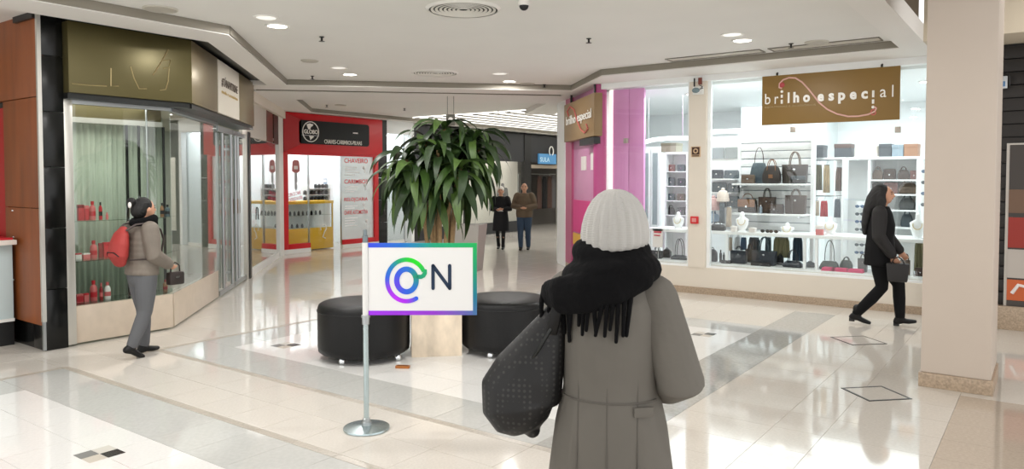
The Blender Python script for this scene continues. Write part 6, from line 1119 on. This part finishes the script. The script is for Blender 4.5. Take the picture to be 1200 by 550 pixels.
wl = J['wrR']; hp = loc+Matrix.Rotation(RZR, 3, 'Z') @ Vector((.22, .2, .52)); hb = thing('tote_bag', 'dark grey tote carried by the walking woman in black', 'bag', hp, RZR)
mb = MB(); mb.v = [Vector(v) for v in ((-.05, -.1, .04), (.05, -.1, .04), (.05, .1, .04), (-.05, .1, .04), (-.035, -.12, .25), (.035, -.12, .25), (.035, .12, .25), (-.035, .12, .25))]; mb.f = MB().box(0, 1, 0, 1, 0, 1).f; mb.build('body', M('tote_charcoal', (36, 34, 34), .6), hb, False, bevel=.015)
for x in (-.03, .03): MB().tube([(x, -.07, .24), (x*.6, -.04, .3), (x*.3, 0, .325), (x*.6, .04, .3), (x, .07, .24)], .006, 6).build('handle', BLACKLEATHER, hb, False)

# ---------------------------------------------------------------- elderly couple far away
loc = at_z(587, 292.5); J = pose(elL=(-.24, .03, 1.08), wrL=(-.1, .2, 1.08), elR=(.24, .03, 1.08), wrR=(.1, .2, 1.06), ankL=(-.07, .1, .09), kneeL=(-.08, .1, .47), ankR=(.07, -.08, .09)); RC = R(36+174)
a = person('white haired woman in black knee length coat walking in the far corridor', loc, RC, .93, J, 40, .011)
mb = MB(); mb.tube([(0, 0, .5), (0, 0, .75), (0, 0, 1.0), (0, 0, 1.2), (0, 0, 1.34), (0, 0, 1.42)], [(.225, .18), (.215, .165), (.185, .145), (.195, .145), (.165, .115), (.09, .08)], 20); sleeves(mb, J, (.085, .076, .06)); smooth_blob(mb, 'coat', M('coat_navyblack', (12, 13, 18), .85), a, .012, 4)
mb = MB()
for s in 'LR': mb.tube([J['hip'+s], J['knee'+s], J['ank'+s]], [.088, .058, .042], 12, round_end=True)
smooth_blob(mb, 'stockings', GAR[0], a, .012, 3)
for s in 'LR': smooth_blob(shoe(J, s, .05), 'boot', BLACKLEATHER, a, .01, 3)
mb = MB(); mb.ell((0, -.005, 1.6), (.092, .1, .085), 16, 10); mb.ell((0, -.04, 1.54), (.088, .075, .09), 14, 8); smooth_blob(mb, 'hair', HAIRW, a, .01, 3); MB().box(-.08, .08, .17, .2, 1.02, 1.1).build('white_parcel', PWHT, a, False, bevel=.008)
loc = at_z(614.5, 293.5); J = pose(elL=(-.26, .02, 1.1), wrL=(-.08, .21, 1.06), elR=(.26, .02, 1.1), wrR=(.08, .21, 1.06), ankR=(.08, .1, .09), kneeR=(.09, .1, .47), ankL=(-.09, -.08, .09))
a = person('balding man in brown jacket and blue jeans walking in the far corridor', loc, RC, .985, J, 50, .011)
mb = MB(); mb.tube([(0, 0, .82), (0, 0, .9), (0, 0, 1.05), (0, 0, 1.22), (0, 0, 1.35), (0, 0, 1.42)], [(.2, .16), (.21, .17), (.205, .165), (.215, .155), (.18, .12), (.09, .08)], 20); sleeves(mb, J, (.095, .085, .066)); smooth_blob(mb, 'jacket', M('jacket_brown', (96, 80, 62), .8, vary=(5, .1)), a, .012, 4); smooth_blob(trousers(J, 1.1), 'jeans', M('jeans', (48, 66, 88), .85), a, .012, 4)
for s in 'LR': smooth_blob(shoe(J, s, .01), 'shoe', BLACKLEATHER, a, .01, 3)
mb = MB(); mb.ell((0, -.035, 1.555), (.083, .075, .06), 16, 10); smooth_blob(mb, 'hair', HAIRG, a, .01, 3)
